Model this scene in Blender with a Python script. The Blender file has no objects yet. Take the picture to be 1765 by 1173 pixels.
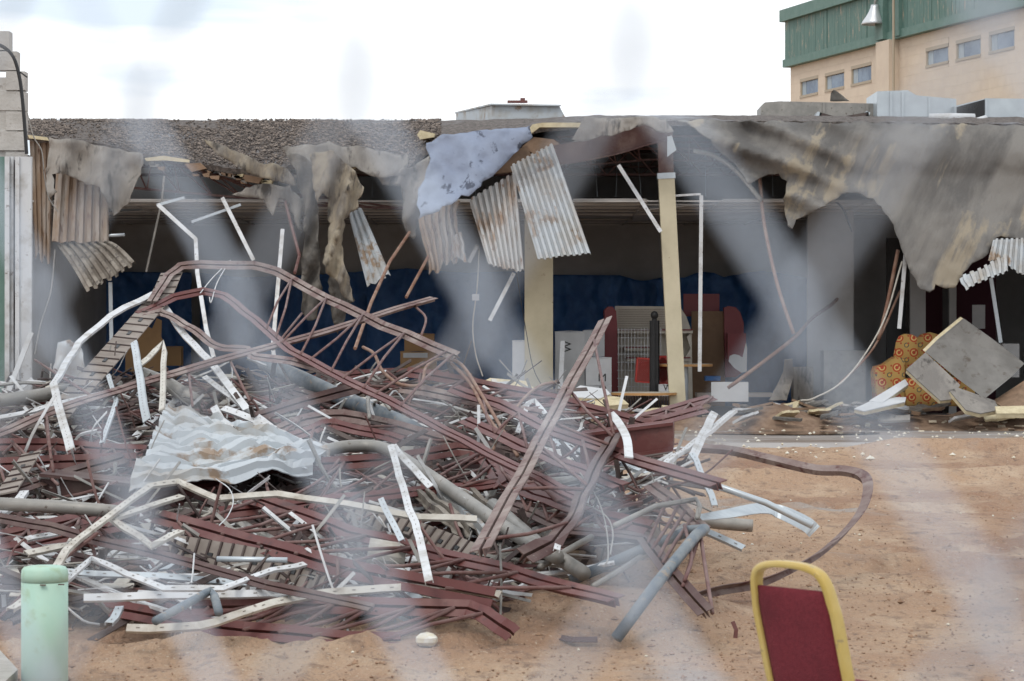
import bpy, bmesh, math, random
from mathutils import Vector, Matrix, noise, geometry
random.seed(7)
R = math.radians
scene = bpy.context.scene
# ---------------------------------------------------------------- camera, world, sun, exposure
F, CX, HY, CH = 4600.0, 882.5, 567.0, 1.85      # focal length, centre, eye level (photo pixels), eye height (m)
cam = bpy.data.cameras.new('camera')
cam.sensor_width = 23.5; cam.lens = F / 1765 * 23.5
cam.shift_y = -(586.5 - HY) / 1765
cam.clip_start = 0.05; cam.clip_end = 3000
cam.dof.use_dof = True; cam.dof.focus_distance = 27.0; cam.dof.aperture_fstop = 6.2
co = bpy.data.objects.new('camera', cam); scene.collection.objects.link(co)
co.location = (0, 0, CH); co.rotation_euler = (R(90), 0, 0)
scene.camera = co

SUN_EL, SUN_AZ = 52, 205          # sun behind the photographer, a little to the west side
world = bpy.data.worlds.new('World'); scene.world = world; world.use_nodes = True
nt = world.node_tree; nt.nodes.clear()
wo = nt.nodes.new('ShaderNodeOutputWorld'); bg = nt.nodes.new('ShaderNodeBackground')
sky = nt.nodes.new('ShaderNodeTexSky'); sky.sky_type = 'NISHITA'; sky.sun_disc = False
sky.sun_elevation = R(SUN_EL); sky.sun_rotation = R(SUN_AZ); sky.air_density = 1.0; sky.dust_density = 2.0
tc = nt.nodes.new('ShaderNodeTexCoord'); mp = nt.nodes.new('ShaderNodeMapping'); mp.inputs['Scale'].default_value = (3.0, 3.0, 26.0)
nz = nt.nodes.new('ShaderNodeTexNoise'); nz.inputs['Scale'].default_value = 1.6; nz.inputs['Detail'].default_value = 5
rp = nt.nodes.new('ShaderNodeValToRGB')
rp.color_ramp.elements[0].position = .38; rp.color_ramp.elements[0].color = (8.6, 9.7, 10.9, 1)
rp.color_ramp.elements[1].position = .56; rp.color_ramp.elements[1].color = (13.2, 13.4, 13.6, 1)
mx = nt.nodes.new('ShaderNodeMix'); mx.data_type = 'RGBA'; mx.inputs['Factor'].default_value = .9
nt.links.new(tc.outputs['Generated'], mp.inputs['Vector']); nt.links.new(mp.outputs['Vector'], nz.inputs['Vector'])
nt.links.new(nz.outputs['Fac'], rp.inputs['Fac']); nt.links.new(sky.outputs['Color'], mx.inputs['A'])
nt.links.new(rp.outputs['Color'], mx.inputs['B']); nt.links.new(mx.outputs['Result'], bg.inputs['Color'])
bg.inputs['Strength'].default_value = .1
nt.links.new(bg.outputs['Background'], wo.inputs['Surface'])
sl = bpy.data.lights.new('sun', 'SUN'); sl.energy = 0.9; sl.angle = R(14); sl.color = (1, .95, .88)
so = bpy.data.objects.new('sun', sl); scene.collection.objects.link(so)
az, el = R(SUN_AZ), R(SUN_EL)
sdir = Vector((math.sin(az) * math.cos(el), math.cos(az) * math.cos(el), math.sin(el)))
so.rotation_euler = (-sdir).to_track_quat('-Z', 'Y').to_euler(); so.location = (0, 0, 40)
scene.view_settings.view_transform = 'Standard'; scene.view_settings.look = 'None'
scene.view_settings.exposure = 0.08; scene.view_settings.gamma = 1; scene.view_settings.use_curve_mapping = False
scene.cycles.use_denoising = True
scene.cycles.max_bounces = 6; scene.cycles.diffuse_bounces = 4; scene.cycles.glossy_bounces = 3
scene.cycles.use_adaptive_sampling = True; scene.cycles.adaptive_threshold = 0.015
scene.cycles.caustics_reflective = False; scene.cycles.caustics_refractive = False

# ---------------------------------------------------------------- materials
def mat(name, c1, c2=None, scale=3.0, lo=.42, hi=.6, rough=.75, metal=0.0, bump=0.0, bscale=None, c3=None, s3=12.0, lo3=.55, hi3=.65,
        stretch=(1, 1, 1), detail=6, rough2=None, tilt=0.0):
    m = bpy.data.materials.new(name); m.use_nodes = True; t = m.node_tree
    b = t.nodes['Principled BSDF']; b.inputs['Roughness'].default_value = rough; b.inputs['Metallic'].default_value = metal
    b.inputs['Base Color'].default_value = (*c1, 1)
    if c2 is None and not bump: return m
    tcn = t.nodes.new('ShaderNodeTexCoord'); mpn = t.nodes.new('ShaderNodeMapping'); mpn.inputs['Scale'].default_value = stretch; mpn.vector_type = 'TEXTURE' if False else 'POINT'
    if tilt:
        m0 = t.nodes.new('ShaderNodeMapping'); m0.inputs['Rotation'].default_value = (0, tilt, 0); t.links.new(tcn.outputs['Object'], m0.inputs['Vector']); src = m0.outputs['Vector']
    else: src = tcn.outputs['Object']
    oi = t.nodes.new('ShaderNodeObjectInfo'); ad = t.nodes.new('ShaderNodeVectorMath'); ad.operation = 'ADD'
    sc_ = t.nodes.new('ShaderNodeVectorMath'); sc_.operation = 'SCALE'; sc_.inputs[0].default_value = (37, 23, 51)
    t.links.new(oi.outputs['Random'], sc_.inputs['Scale']); t.links.new(src, mpn.inputs['Vector'])
    t.links.new(mpn.outputs['Vector'], ad.inputs[0]); t.links.new(sc_.outputs[0], ad.inputs[1])
    def nse(s, d=detail):
        n = t.nodes.new('ShaderNodeTexNoise'); n.inputs['Scale'].default_value = s; n.inputs['Detail'].default_value = d
        n.inputs['Roughness'].default_value = .62
        t.links.new(ad.outputs[0], n.inputs['Vector']); return n
    def ramp(n, a, bb):
        r = t.nodes.new('ShaderNodeMapRange'); r.inputs['From Min'].default_value = a; r.inputs['From Max'].default_value = bb
        t.links.new(n.outputs['Fac'], r.inputs['Value']); return r
    col = None
    if c2 is not None:
        r = ramp(nse(scale), lo, hi)
        k = t.nodes.new('ShaderNodeMix'); k.data_type = 'RGBA'; k.inputs['A'].default_value = (*c1, 1); k.inputs['B'].default_value = (*c2, 1)
        t.links.new(r.outputs['Result'], k.inputs['Factor']); col = k
        if rough2 is not None:
            rr = t.nodes.new('ShaderNodeMapRange'); rr.inputs['To Min'].default_value = rough; rr.inputs['To Max'].default_value = rough2
            t.links.new(r.outputs['Result'], rr.inputs['Value']); t.links.new(rr.outputs['Result'], b.inputs['Roughness'])
    if c3 is not None:
        r = ramp(nse(s3), lo3, hi3)
        k = t.nodes.new('ShaderNodeMix'); k.data_type = 'RGBA'; k.inputs['B'].default_value = (*c3, 1)
        t.links.new(col.outputs['Result'], k.inputs['A']); t.links.new(r.outputs['Result'], k.inputs['Factor']); col = k
    if col: t.links.new(col.outputs['Result'], b.inputs['Base Color'])
    if bump:
        n = nse(bscale or scale * 4); bp = t.nodes.new('ShaderNodeBump'); bp.inputs['Strength'].default_value = bump; bp.inputs['Distance'].default_value = .03
        t.links.new(n.outputs['Fac'], bp.inputs['Height']); t.links.new(bp.outputs['Normal'], b.inputs['Normal'])
    return m

M = {}
M['red'] = mat('red_primer_steel', (.112, .027, .023), (.17, .08, .068), 2.2, .48, .72, .55, c3=(.06, .02, .018), s3=9, lo3=.58, hi3=.72)
M['dusty'] = mat('dusty_red_steel', (.165, .105, .093), (.29, .235, .21), 2.5, .44, .66, .7, c3=(.09, .03, .027), s3=7, lo3=.55, hi3=.66)
M['brown'] = mat('brown_steel', (.07, .03, .026), (.13, .085, .07), 3, .45, .65, .6, c3=(.3, .25, .22), s3=14, lo3=.66, hi3=.72)
M['dark'] = mat('dark_rusted_steel', (.05, .03, .028), (.1, .075, .065), 4, .4, .6, .7)
M['white'] = mat('white_coated_metal', (.6, .61, .62), (.36, .34, .31), 3.5, .48, .68, .42, c3=(.16, .12, .09), s3=16, lo3=.63, hi3=.7)
M['cream'] = mat('cream_coated_metal', (.54, .51, .45), (.32, .275, .22), 4, .47, .68, .5, c3=(.14, .1, .08), s3=16, lo3=.63, hi3=.7)
M['galv'] = mat('galvanised_metal', (.52, .57, .6), (.43, .47, .5), 2, .4, .65, .36, metal=.35)
M['pipe'] = mat('grey_pipe_metal', (.24, .23, .21), (.34, .32, .29), 4, .4, .65, .5, metal=.25, c3=(.12, .09, .07), s3=15, lo3=.62, hi3=.7)
M['bluepipe'] = mat('blue_grey_pipe', (.11, .14, .17), (.2, .22, .23), 7, .4, .62, .5, c3=(.3, .24, .18), s3=12, lo3=.6, hi3=.68)
M['rod'] = mat('red_steel_rod', (.12, .048, .042), (.2, .125, .11), 6, .4, .65, .65)
M['copper'] = mat('rusted_brown_pipe', (.2, .1, .065), (.3, .2, .15), 5, .4, .65, .7)
M['deck'] = mat('weathered_roof_deck', (.5, .5, .49), (.3, .2, .13), 1.8, .5, .66, .6, c3=(.2, .1, .05), s3=5, lo3=.6, hi3=.68, stretch=(1.6, 1.6, .5))
M['deckwhite'] = mat('white_roof_deck', (.45, .485, .51), (.33, .3, .26), 1.4, .46, .64, .5, c3=(.27, .195, .135), s3=2.6, lo3=.57, hi3=.64)
M['deckbrown'] = mat('rusty_roof_deck', (.27, .19, .13), (.42, .38, .34), 2.2, .45, .66, .75, c3=(.13, .07, .045), s3=6, lo3=.55, hi3=.66, stretch=(1.6, 1.6, .4))
M['deckgrey'] = mat('dirty_roof_deck', (.15, .125, .1), (.28, .25, .21), 2.5, .42, .66, .8, c3=(.05, .04, .035), s3=8, lo3=.55, hi3=.68)
M['memb'] = mat('torn_grey_roofing', (.185, .17, .155), (.30, .275, .245), 1.3, .42, .6, .85, c3=(.085, .077, .07), s3=2.6, lo3=.55, hi3=.64, bump=.7, bscale=9, stretch=(1.5, 1, .5))
M['membtan'] = mat('torn_tan_roofing', (.30, .255, .19), (.17, .15, .128), 1.6, .45, .6, .9, c3=(.06, .053, .047), s3=3.0, lo3=.54, hi3=.64, bump=.7, bscale=9, stretch=(1.5, 1, .5))
M['membdark'] = mat('charred_roofing', (.085, .078, .07), (.17, .155, .135), 2.6, .45, .62, .9, bump=.7, bscale=9)
M['membblue'] = mat('blue_grey_roofing', (.27, .315, .41), (.21, .245, .33), 1.2, .4, .65, .8, c3=(.085, .1, .14), s3=3.6, lo3=.58, hi3=.63, bump=.4, bscale=8)
M['gravelroof'] = mat('tar_and_gravel', (.07, .058, .052), (.16, .135, .12), 12, .44, .58, .9, c3=(.22, .22, .235), s3=.55, lo3=.57, hi3=.66, bump=.8, bscale=26)
M['stone'] = mat('roof_stone', (.045, .036, .032), (.27, .22, .185), 9, .4, .6, .9)
M['foam'] = mat('yellow_insulation', (.62, .54, .36), (.48, .4, .25), 8, .4, .65, .9, bump=.3, bscale=30)
M['wood'] = mat('fibre_board', (.26, .17, .11), (.17, .11, .07), 5, .4, .65, .85)
M['cmu'] = mat('concrete_block', (.42, .40, .37), (.52, .5, .47), 5, .35, .65, .9, c3=(.28, .25, .22), s3=9, lo3=.6, hi3=.7, bump=.3, bscale=40)
M['green'] = mat('green_paint', (.10, .185, .155), (.125, .21, .178), 4, .4, .6, .6)
M['board'] = mat('peeling_green_board', (.085, .165, .14), (.115, .195, .165), 5, .4, .6, .65, c3=(.33, .28, .21), s3=5.5, lo3=.595, hi3=.63, stretch=(2, 2, .35))
M['beige'] = mat('beige_painted_block', (.66, .55, .43), (.62, .51, .40), 2, .4, .6, .85, bump=.12, bscale=60)
M['glass'] = mat('window_glass', (.05, .09, .16), (.14, .2, .28), 1.6, .4, .6, .22)
M['frame'] = mat('window_frame', (.4, .33, .24), rough=.6)
M['curtain'] = mat('pale_curtain', (.42, .47, .5), (.3, .36, .4), 6, .4, .6, .8, stretch=(4, 4, .3))
M['yellow'] = mat('cream_yellow_paint', (.60, .54, .39), (.53, .475, .335), 2.5, .4, .65, .7, c3=(.3, .2, .12), s3=9, lo3=.68, hi3=.73)
M['innerwall'] = mat('dusty_inner_wall', (.5, .49, .48), (.4, .39, .38), .8, .4, .6, .9)
M['whitewall'] = mat('grey_plaster', (.5, .5, .5), (.4, .4, .4), .7, .4, .6, .9)
M['tile'] = mat('ceiling_tile', (.56, .54, .52), (.42, .4, .38), 1.0, .4, .6, .95)
M['tarp'] = mat('blue_tarpaulin', (.02, .09, .26), (.05, .15, .37), 1.6, .42, .62, .55, bump=.8, bscale=4)
M['slotmark'] = mat('slot_shadow', (.2, .17, .14), rough=.9)
M['slab'] = mat('wet_concrete', (.36, .335, .315), (.24, .185, .15), .5, .45, .6, .55, c3=(.40, .37, .35), s3=.9, lo3=.55, hi3=.66, stretch=(.35, 1.6, 1), rough2=.3)
M['soil'] = mat('rubble_soil', (.19, .12, .08), (.3, .205, .14), 5, .4, .62, .95, bump=.6, bscale=30)
M['pale'] = mat('pale_crumb', (.62, .56, .42), (.7, .68, .62), 20, .4, .6, .9)
M['mint'] = mat('mint_plastic', (.36, .55, .45), (.41, .58, .46), 3, .4, .62, .5, c3=(.3, .4, .24), s3=7, lo3=.56, hi3=.74)
M['pave'] = mat('pale_concrete', (.42, .4, .37), (.33, .31, .28), 6, .4, .62, .9, bump=.3, bscale=50)
M['gold'] = mat('gold_painted_frame', (.50, .345, .085), (.58, .44, .17), 3, .4, .7, .3, c3=(.34, .25, .12), s3=30, lo3=.62, hi3=.68)
M['burgundy'] = mat('burgundy_cloth', (.13, .011, .02), (.17, .018, .028), 70, .35, .65, .95, bump=.3, bscale=150, c3=(.1, .008, .015), s3=5, lo3=.5, hi3=.75)
M['cardboard'] = mat('cardboard', (.38, .23, .11), (.33, .2, .1), 2, .4, .6, .85)
M['boxwhite'] = mat('white_box_card', (.6, .61, .62), (.54, .55, .56), 2, .4, .6, .7)
M['darkred'] = mat('dark_red_panel', (.17, .012, .018), rough=.45)
M['redplastic'] = mat('red_plastic', (.42, .03, .02), rough=.45)
M['ply'] = mat('brown_panel', (.21, .12, .06), (.18, .1, .05), 3, .4, .6, .6)
M['woodedge'] = mat('wood_laminate', (.5, .27, .1), (.44, .23, .09), 6, .4, .6, .5)
M['black'] = mat('black_paint', (.014, .014, .015), rough=.5)
M['text'] = mat('black_print', (.02, .02, .02), rough=.8)
M['shelf'] = mat('cream_panel', (.56, .52, .44), (.5, .46, .39), 2, .4, .6, .6)
M['maroon'] = mat('maroon_drape', (.05, .012, .02), rough=.9)
M['roofpanel'] = mat('grey_roof_board', (.215, .205, .19), (.15, .142, .13), 1.6, .4, .62, .85, c3=(.1, .08, .065), s3=3.5, lo3=.6, hi3=.7, bump=.2, bscale=20)
M['wire'] = mat('zinc_fence_wire', (.56, .62, .71), (.5, .56, .65), 60, .4, .6, .5)
M['lampmetal'] = mat('spun_aluminium', (.62, .63, .64), rough=.32, metal=.6)
M['cloth'] = None

def ground_material():
    m = bpy.data.materials.new('sandy_ground'); m.use_nodes = True; t = m.node_tree; b = t.nodes['Principled BSDF']
    b.inputs['Roughness'].default_value = .95
    tcn = t.nodes.new('ShaderNodeTexCoord')
    def nse(s, st=(1, 1, 1), d=7):
        mpn = t.nodes.new('ShaderNodeMapping'); mpn.inputs['Scale'].default_value = st
        n = t.nodes.new('ShaderNodeTexNoise'); n.inputs['Scale'].default_value = s; n.inputs['Detail'].default_value = d; n.inputs['Roughness'].default_value = .6
        t.links.new(tcn.outputs['Object'], mpn.inputs['Vector']); t.links.new(mpn.outputs['Vector'], n.inputs['Vector']); return n
    def rng(n, a, c):
        r = t.nodes.new('ShaderNodeMapRange'); r.inputs['From Min'].default_value = a; r.inputs['From Max'].default_value = c
        t.links.new(n.outputs['Fac'], r.inputs['Value']); return r.outputs['Result']
    def mixc(a, c, f):
        k = t.nodes.new('ShaderNodeMix'); k.data_type = 'RGBA'
        if isinstance(a, tuple): k.inputs['A'].default_value = (*a, 1)
        else: t.links.new(a, k.inputs['A'])
        k.inputs['B'].default_value = (*c, 1); t.links.new(f, k.inputs['Factor']); return k.outputs['Result']
    c = mixc((.44, .29, .185), (.30, .17, .105), rng(nse(.3, (1, .5, 1)), .42, .6))
    c = mixc(c, (.51, .37, .255), rng(nse(1.3, (1, .5, 1)), .5, .68))
    c = mixc(c, (.19, .12, .082), rng(nse(6, (1, .5, 1), d=10), .55, .72))
    c = mixc(c, (.36, .305, .265), rng(nse(.4, (.8, .5, 1)), .57, .66))
    c = mixc(c, (.2, .13, .09), rng(nse(26, (1, .45, 1), d=6), .57, .72))
    c = mixc(c, (.56, .45, .34), rng(nse(46, d=4), .6, .7))
    t.links.new(c, b.inputs['Base Color'])
    bp = t.nodes.new('ShaderNodeBump'); bp.inputs['Strength'].default_value = 1.0; bp.inputs['Distance'].default_value = .11
    n1 = nse(10, (1, .55, 1), d=10); t.links.new(n1.outputs['Fac'], bp.inputs['Height']); t.links.new(bp.outputs['Normal'], b.inputs['Normal'])
    return m
M['ground'] = ground_material()

def medallion_material():
    m = bpy.data.materials.new('medallion_upholstery'); m.use_nodes = True; t = m.node_tree; b = t.nodes['Principled BSDF']
    b.inputs['Roughness'].default_value = .9
    tcn = t.nodes.new('ShaderNodeTexCoord'); sp = t.nodes.new('ShaderNodeSeparateXYZ'); t.links.new(tcn.outputs['Object'], sp.inputs[0])
    def mt(op, a, c=None):
        n = t.nodes.new('ShaderNodeMath'); n.operation = op
        for i, v in enumerate((a, c)):
            if v is None: continue
            if isinstance(v, (int, float)): n.inputs[i].default_value = v
            else: t.links.new(v, n.inputs[i])
        return n.outputs[0]
    xy = mt('ADD', sp.outputs['X'], mt('MULTIPLY', sp.outputs['Y'], .8))
    def cell(off, s):
        u = mt('SUBTRACT', mt('FRACT', mt('ADD', mt('MULTIPLY', xy, s), off)), .5)
        v = mt('SUBTRACT', mt('FRACT', mt('ADD', mt('MULTIPLY', sp.outputs['Z'], s), off)), .5)
        return mt('SQRT', mt('ADD', mt('MULTIPLY', u, u), mt('MULTIPLY', v, v)))
    def mixc(a, c, f):
        k = t.nodes.new('ShaderNodeMix'); k.data_type = 'RGBA'
        if isinstance(a, tuple): k.inputs['A'].default_value = (*a, 1)
        else: t.links.new(a, k.inputs['A'])
        k.inputs['B'].default_value = (*c, 1); t.links.new(f, k.inputs['Factor']); return k.outputs['Result']
    d1 = cell(0.0, 3.6); d2 = cell(.5, 3.6); d3 = cell(.25, 7.2)
    c = (.42, .26, .08)
    c = mixc(c, (.38, .06, .02), mt('LESS_THAN', d1, .3)); c = mixc(c, (.58, .4, .15), mt('LESS_THAN', d1, .2)); c = mixc(c, (.36, .05, .02), mt('LESS_THAN', d1, .12))
    c = mixc(c, (.1, .1, .07), mt('LESS_THAN', d2, .17)); c = mixc(c, (.5, .3, .08), mt('LESS_THAN', d2, .1)); c = mixc(c, (.35, .07, .03), mt('LESS_THAN', d3, .14))
    t.links.new(c, b.inputs['Base Color']); return m
M['cloth'] = medallion_material()

# ---------------------------------------------------------------- geometry helpers
def P(px, py, Y): return Vector(((px - CX) / F * Y, Y, CH + (HY - py) / F * Y))
def GP(px, py, h=0.0):
    Y = (CH - h) * F / (py - HY); return P(px, py, Y)
def lerp(a, b, t): return a + (b - a) * t
def pw(tab, x):
    if x <= tab[0][0]: return tab[0][1]
    for (x0, y0), (x1, y1) in zip(tab, tab[1:]):
        if x <= x1: return y0 + (y1 - y0) * (x - x0) / (x1 - x0)
    return tab[-1][1]

class Geo:
    def __init__(s): s.v = []; s.f = []
    def add(s, vs, fs):
        o = len(s.v); s.v += [Vector(p) for p in vs]; s.f += [tuple(o + i for i in f) for f in fs]; return s
    def box(s, c, size, rot=None):
        hx, hy, hz = size[0] / 2, size[1] / 2, size[2] / 2; c = Vector(c)
        vs = [Vector((x, y, z)) for x in (-hx, hx) for y in (-hy, hy) for z in (-hz, hz)]
        if rot is not None: vs = [rot @ p for p in vs]
        return s.add([p + c for p in vs], [(0, 1, 3, 2), (4, 6, 7, 5), (0, 4, 5, 1), (2, 3, 7, 6), (0, 2, 6, 4), (1, 5, 7, 3)])
    def prism(s, a, b):
        n = len(a); s.add(list(a) + list(b), [tuple(range(n - 1, -1, -1)), tuple(range(n, 2 * n))] + [(i, (i + 1) % n, n + (i + 1) % n, n + i) for i in range(n)]); return s
    def sweep(s, pts, profs, hint=(0, -.6, .8), twist=0.0):
        pts = [Vector(p) for p in pts]; n = len(pts); hint = Vector(hint)
        fr = []
        for i in range(n):
            t0 = (pts[i] - pts[i - 1]).normalized() if i else None
            t1 = (pts[i + 1] - pts[i]).normalized() if i < n - 1 else None
            if t0 is None: t = t1
            elif t1 is None: t = t0
            else:
                t = t0 + t1; t = t.normalized() if t.length > 1e-4 else t1
            h = hint - t * hint.dot(t)
            if h.length < .05: h = Vector((0, 0, 1)) - t * t.z
            if h.length < .05: h = Vector((1, 0, 0))
            v = h.normalized(); u = t.cross(v).normalized()
            if twist:
                q = Matrix.Rotation(twist * i / (n - 1), 3, t); u = q @ u; v = q @ v
            fr.append((pts[i], u, v))
        for pr in profs:
            m = len(pr)
            vs = [p + u * a + v * b for (p, u, v) in fr for (a, b) in pr]
            fs = [(i * m + j, i * m + (j + 1) % m, (i + 1) * m + (j + 1) % m, (i + 1) * m + j) for i in range(n - 1) for j in range(m)]
            fs += [tuple(range(m - 1, -1, -1)), tuple((n - 1) * m + j for j in range(m))]
            s.add(vs, fs)
        return s

def circ(r, n=10): return [[(r * math.cos(2 * math.pi * i / n), r * math.sin(2 * math.pi * i / n)) for i in range(n)]]
def chordprof(k=1.0):
    L = [(-.062, 0), (-.010, 0), (-.010, -.05), (-.016, -.05), (-.016, -.006), (-.062, -.006)]
    L = [(a * k, b * k) for a, b in L]
    return [L, [(-a, b) for a, b in reversed(L)]]
def cprof(w=.09, d=.035, t=.004):
    h = w / 2
    return [[(-h, -d), (-h, 0), (h, 0), (h, -d), (h - t, -d), (h - t, -t), (-h + t, -t), (-h + t, -d)]]
def lprof(w=.06, d=.05, t=.006): return [[(-w / 2, 0), (w / 2, 0), (w / 2, -d), (w / 2 - t, -d), (w / 2 - t, -t), (-w / 2, -t)]]
def flat(w=.1, t=.006): return [[(-w / 2, -t / 2), (-w / 2, t / 2), (w / 2, t / 2), (w / 2, -t / 2)]]
def smooth(pts, n=6):
    pts = [Vector(p) for p in pts]
    if len(pts) < 3: return pts
    q = [pts[0] * 2 - pts[1]] + pts + [pts[-1] * 2 - pts[-2]]; out = []
    for i in range(1, len(q) - 2):
        a, b, c, d = q[i - 1:i + 3]
        for k in range(n):
            t = k / n
            out.append(.5 * ((2 * b) + (c - a) * t + (2 * a - 5 * b + 4 * c - d) * t * t + (3 * b - a - 3 * c + d) * t ** 3))
    return out + [pts[-1]]
def along(pts, t):
    ls = [(b - a).length for a, b in zip(pts, pts[1:])]; d = t * sum(ls)
    for (a, b), l in zip(zip(pts, pts[1:]), ls):
        if d <= l: return a.lerp(b, d / l if l else 0)
        d -= l
    return pts[-1]
def sway(pts, amp=.02, n=3):
    out = []
    for a, b in zip(pts, pts[1:]):
        for k in range(n):
            p = a.lerp(b, k / n)
            if not (len(out) == 0): p = p + noise.noise_vector(p * 1.7) * amp
            out.append(p)
    return out + [pts[-1]]

col = scene.collection
def mkobj(name, geo, material, base, parent=None, smooth_shade=False, solid=0.0):
    me = bpy.data.meshes.new(name); me.from_pydata([tuple(p - base) for p in geo.v], [], geo.f); me.update()
    bm = bmesh.new(); bm.from_mesh(me); bmesh.ops.recalc_face_normals(bm, faces=bm.faces); bm.to_mesh(me); bm.free()
    if smooth_shade: me.polygons.foreach_set('use_smooth', [True] * len(me.polygons))
    me.materials.append(material)
    o = bpy.data.objects.new(name, me); col.objects.link(o)
    if parent: o.parent = parent
    else: o.location = base
    if solid:
        md = o.modifiers.new('thickness', 'SOLIDIFY'); md.thickness = solid; md.offset = 0
    return o
def tag(o, label=None, cat=None, group=None, kind=None):
    for k, v in (('label', label), ('category', cat), ('group', group), ('kind', kind)):
        if v: o[k] = v
    return o
def base_of(vs):
    n = len(vs); return Vector((sum(p.x for p in vs) / n, sum(p.y for p in vs) / n, min(p.z for p in vs)))
def single(name, geo, material, label=None, cat=None, group=None, kind=None, sm=False, solid=0.0):
    return tag(mkobj(name, geo, material, base_of(geo.v), None, sm, solid), label, cat, group, kind)
class Thing:
    def __init__(s, name, label, cat, group=None): s.a = (name, label, cat, group); s.parts = []
    def part(s, name, geo, material, parent=None, sm=False, solid=0.0, label=None, kind=None):
        s.parts.append((name, geo, material, parent, sm, solid, label, kind)); return len(s.parts) - 1
    def done(s):
        vs = [p for q in s.parts for p in q[1].v]; b = base_of(vs)
        s.base = b
        e = bpy.data.objects.new(s.a[0], None); col.objects.link(e); e.location = b; e.empty_display_size = .2
        tag(e, s.a[1], s.a[2], s.a[3]); obs = []
        for (n, g, m, p, sm, sol, lab, kd) in s.parts:
            o = mkobj(n, g, m, b, e if p is None else obs[p], sm, sol); tag(o, lab, kind=kd); obs.append(o)
        s.obs = obs; s.e = e; return e

def ragged(poly, step=14, amp=2.5):
    out = []
    for i, a in enumerate(poly):
        b = poly[(i + 1) % len(poly)]; d = math.hypot(b[0] - a[0], b[1] - a[1]); n = max(1, int(d / step))
        for k in range(n):
            t = k / n; x, y = lerp(a[0], b[0], t), lerp(a[1], b[1], t)
            j = 0 if k == 0 else amp; q = Vector((x * .045, y * .045, 2)); n1, n2 = noise.noise(q) * 1.6, noise.noise(q + Vector((9, 4, 1))) * 1.6
            out.append((x + j * (n1 + random.uniform(-.45, .45)), y + j * (n2 + random.uniform(-.45, .45))))
    return out
def sheet(poly, depth, step=10, rag=2.5):
    """outline in photo pixels -> a subdivided sheet standing at depth(px, py)"""
    pts = ragged(poly, 8, rag) if rag else poly
    n = len(pts); V = [Vector(p) for p in pts]; xs = [p[0] for p in pts]; ys_ = [p[1] for p in pts]
    def inside(x, y):
        c = False
        for k in range(n):
            (x0, y0), (x1, y1) = pts[k - 1], pts[k]
            if (y0 > y) != (y1 > y) and x < (x1 - x0) * (y - y0) / (y1 - y0) + x0: c = not c
        return c
    y = min(ys_) + step * .5
    while y < max(ys_):
        x = min(xs) + step * .5
        while x < max(xs):
            q = (x + random.uniform(-.2, .2) * step, y + random.uniform(-.2, .2) * step)
            if inside(*q) and all(abs(q[0] - a) + abs(q[1] - b) > step * .45 for a, b in pts): V.append(Vector(q))
            x += step
        y += step
    V2, _, F2, _, _, _ = geometry.delaunay_2d_cdt(V, [(k, (k + 1) % n) for k in range(n)], [], 1, 1e-4)
    g = Geo(); g.add([P(v.x, v.y, depth(v.x, v.y)) for v in V2], [tuple(f) for f in F2 if inside(sum(V2[k].x for k in f) / 3, sum(V2[k].y for k in f) / 3)])
    return g
def trap(t):
    t = t % 1.0
    return 0 if t < .42 else (t - .42) / .08 if t < .5 else 1 if t < .92 else 1 - (t - .92) / .08
def deck(tl, tr, br, bl, ribs, amp=.04, nv=14, bend=None, rag=.05, crumple=0.0, cs=2.0):
    """ribbed metal sheet between four (px, py, depth) corners, ribs running top to bottom"""
    A, B, C, D = (P(*q) for q in (tl, tr, br, bl))
    nrm = (B - A).cross(D - A).normalized()
    if nrm.y > 0: nrm = -nrm
    us = []
    for r in range(ribs): us += [(r + q) / ribs for q in (0, .42, .5, .92)]
    us.append(1.0); g = Geo(); vs = []
    for j in range(nv + 1):
        for u in us:
            v = j / nv
            e = 1 + rag * noise.noise(Vector((u * 5, ribs * 1.3, tl[0] * .1))) * v
            p = A.lerp(B, u).lerp(D.lerp(C, u), v * e)
            d = amp * (trap(u * ribs + .001) - .5)
            if bend: d += bend(u, v)
            p = p + nrm * d
            if crumple: p = p + noise.noise_vector(p * cs) * crumple + noise.noise_vector(p * cs * 3) * crumple * .3
            vs.append(p)
    w = len(us)
    g.add(vs, [(j * w + i, j * w + i + 1, (j + 1) * w + i + 1, (j + 1) * w + i) for j in range(nv) for i in range(w - 1)])
    return g
def pebble(g, c, r, sq=.7):
    a = random.random() * 6; vs = []
    for x, y, z in ((1, 0, 0), (0, 1, 0), (-1, 0, 0), (0, -1, 0), (0, 0, 1), (0, 0, -1)):
        k = r * random.uniform(.6, 1.25)
        vs.append(Vector(c) + Vector(((x * math.cos(a) - y * math.sin(a)) * k, (x * math.sin(a) + y * math.cos(a)) * k, z * k * sq)))
    g.add(vs, [(0, 1, 4), (1, 2, 4), (2, 3, 4), (3, 0, 4), (1, 0, 5), (2, 1, 5), (3, 2, 5), (0, 3, 5)])
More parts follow.
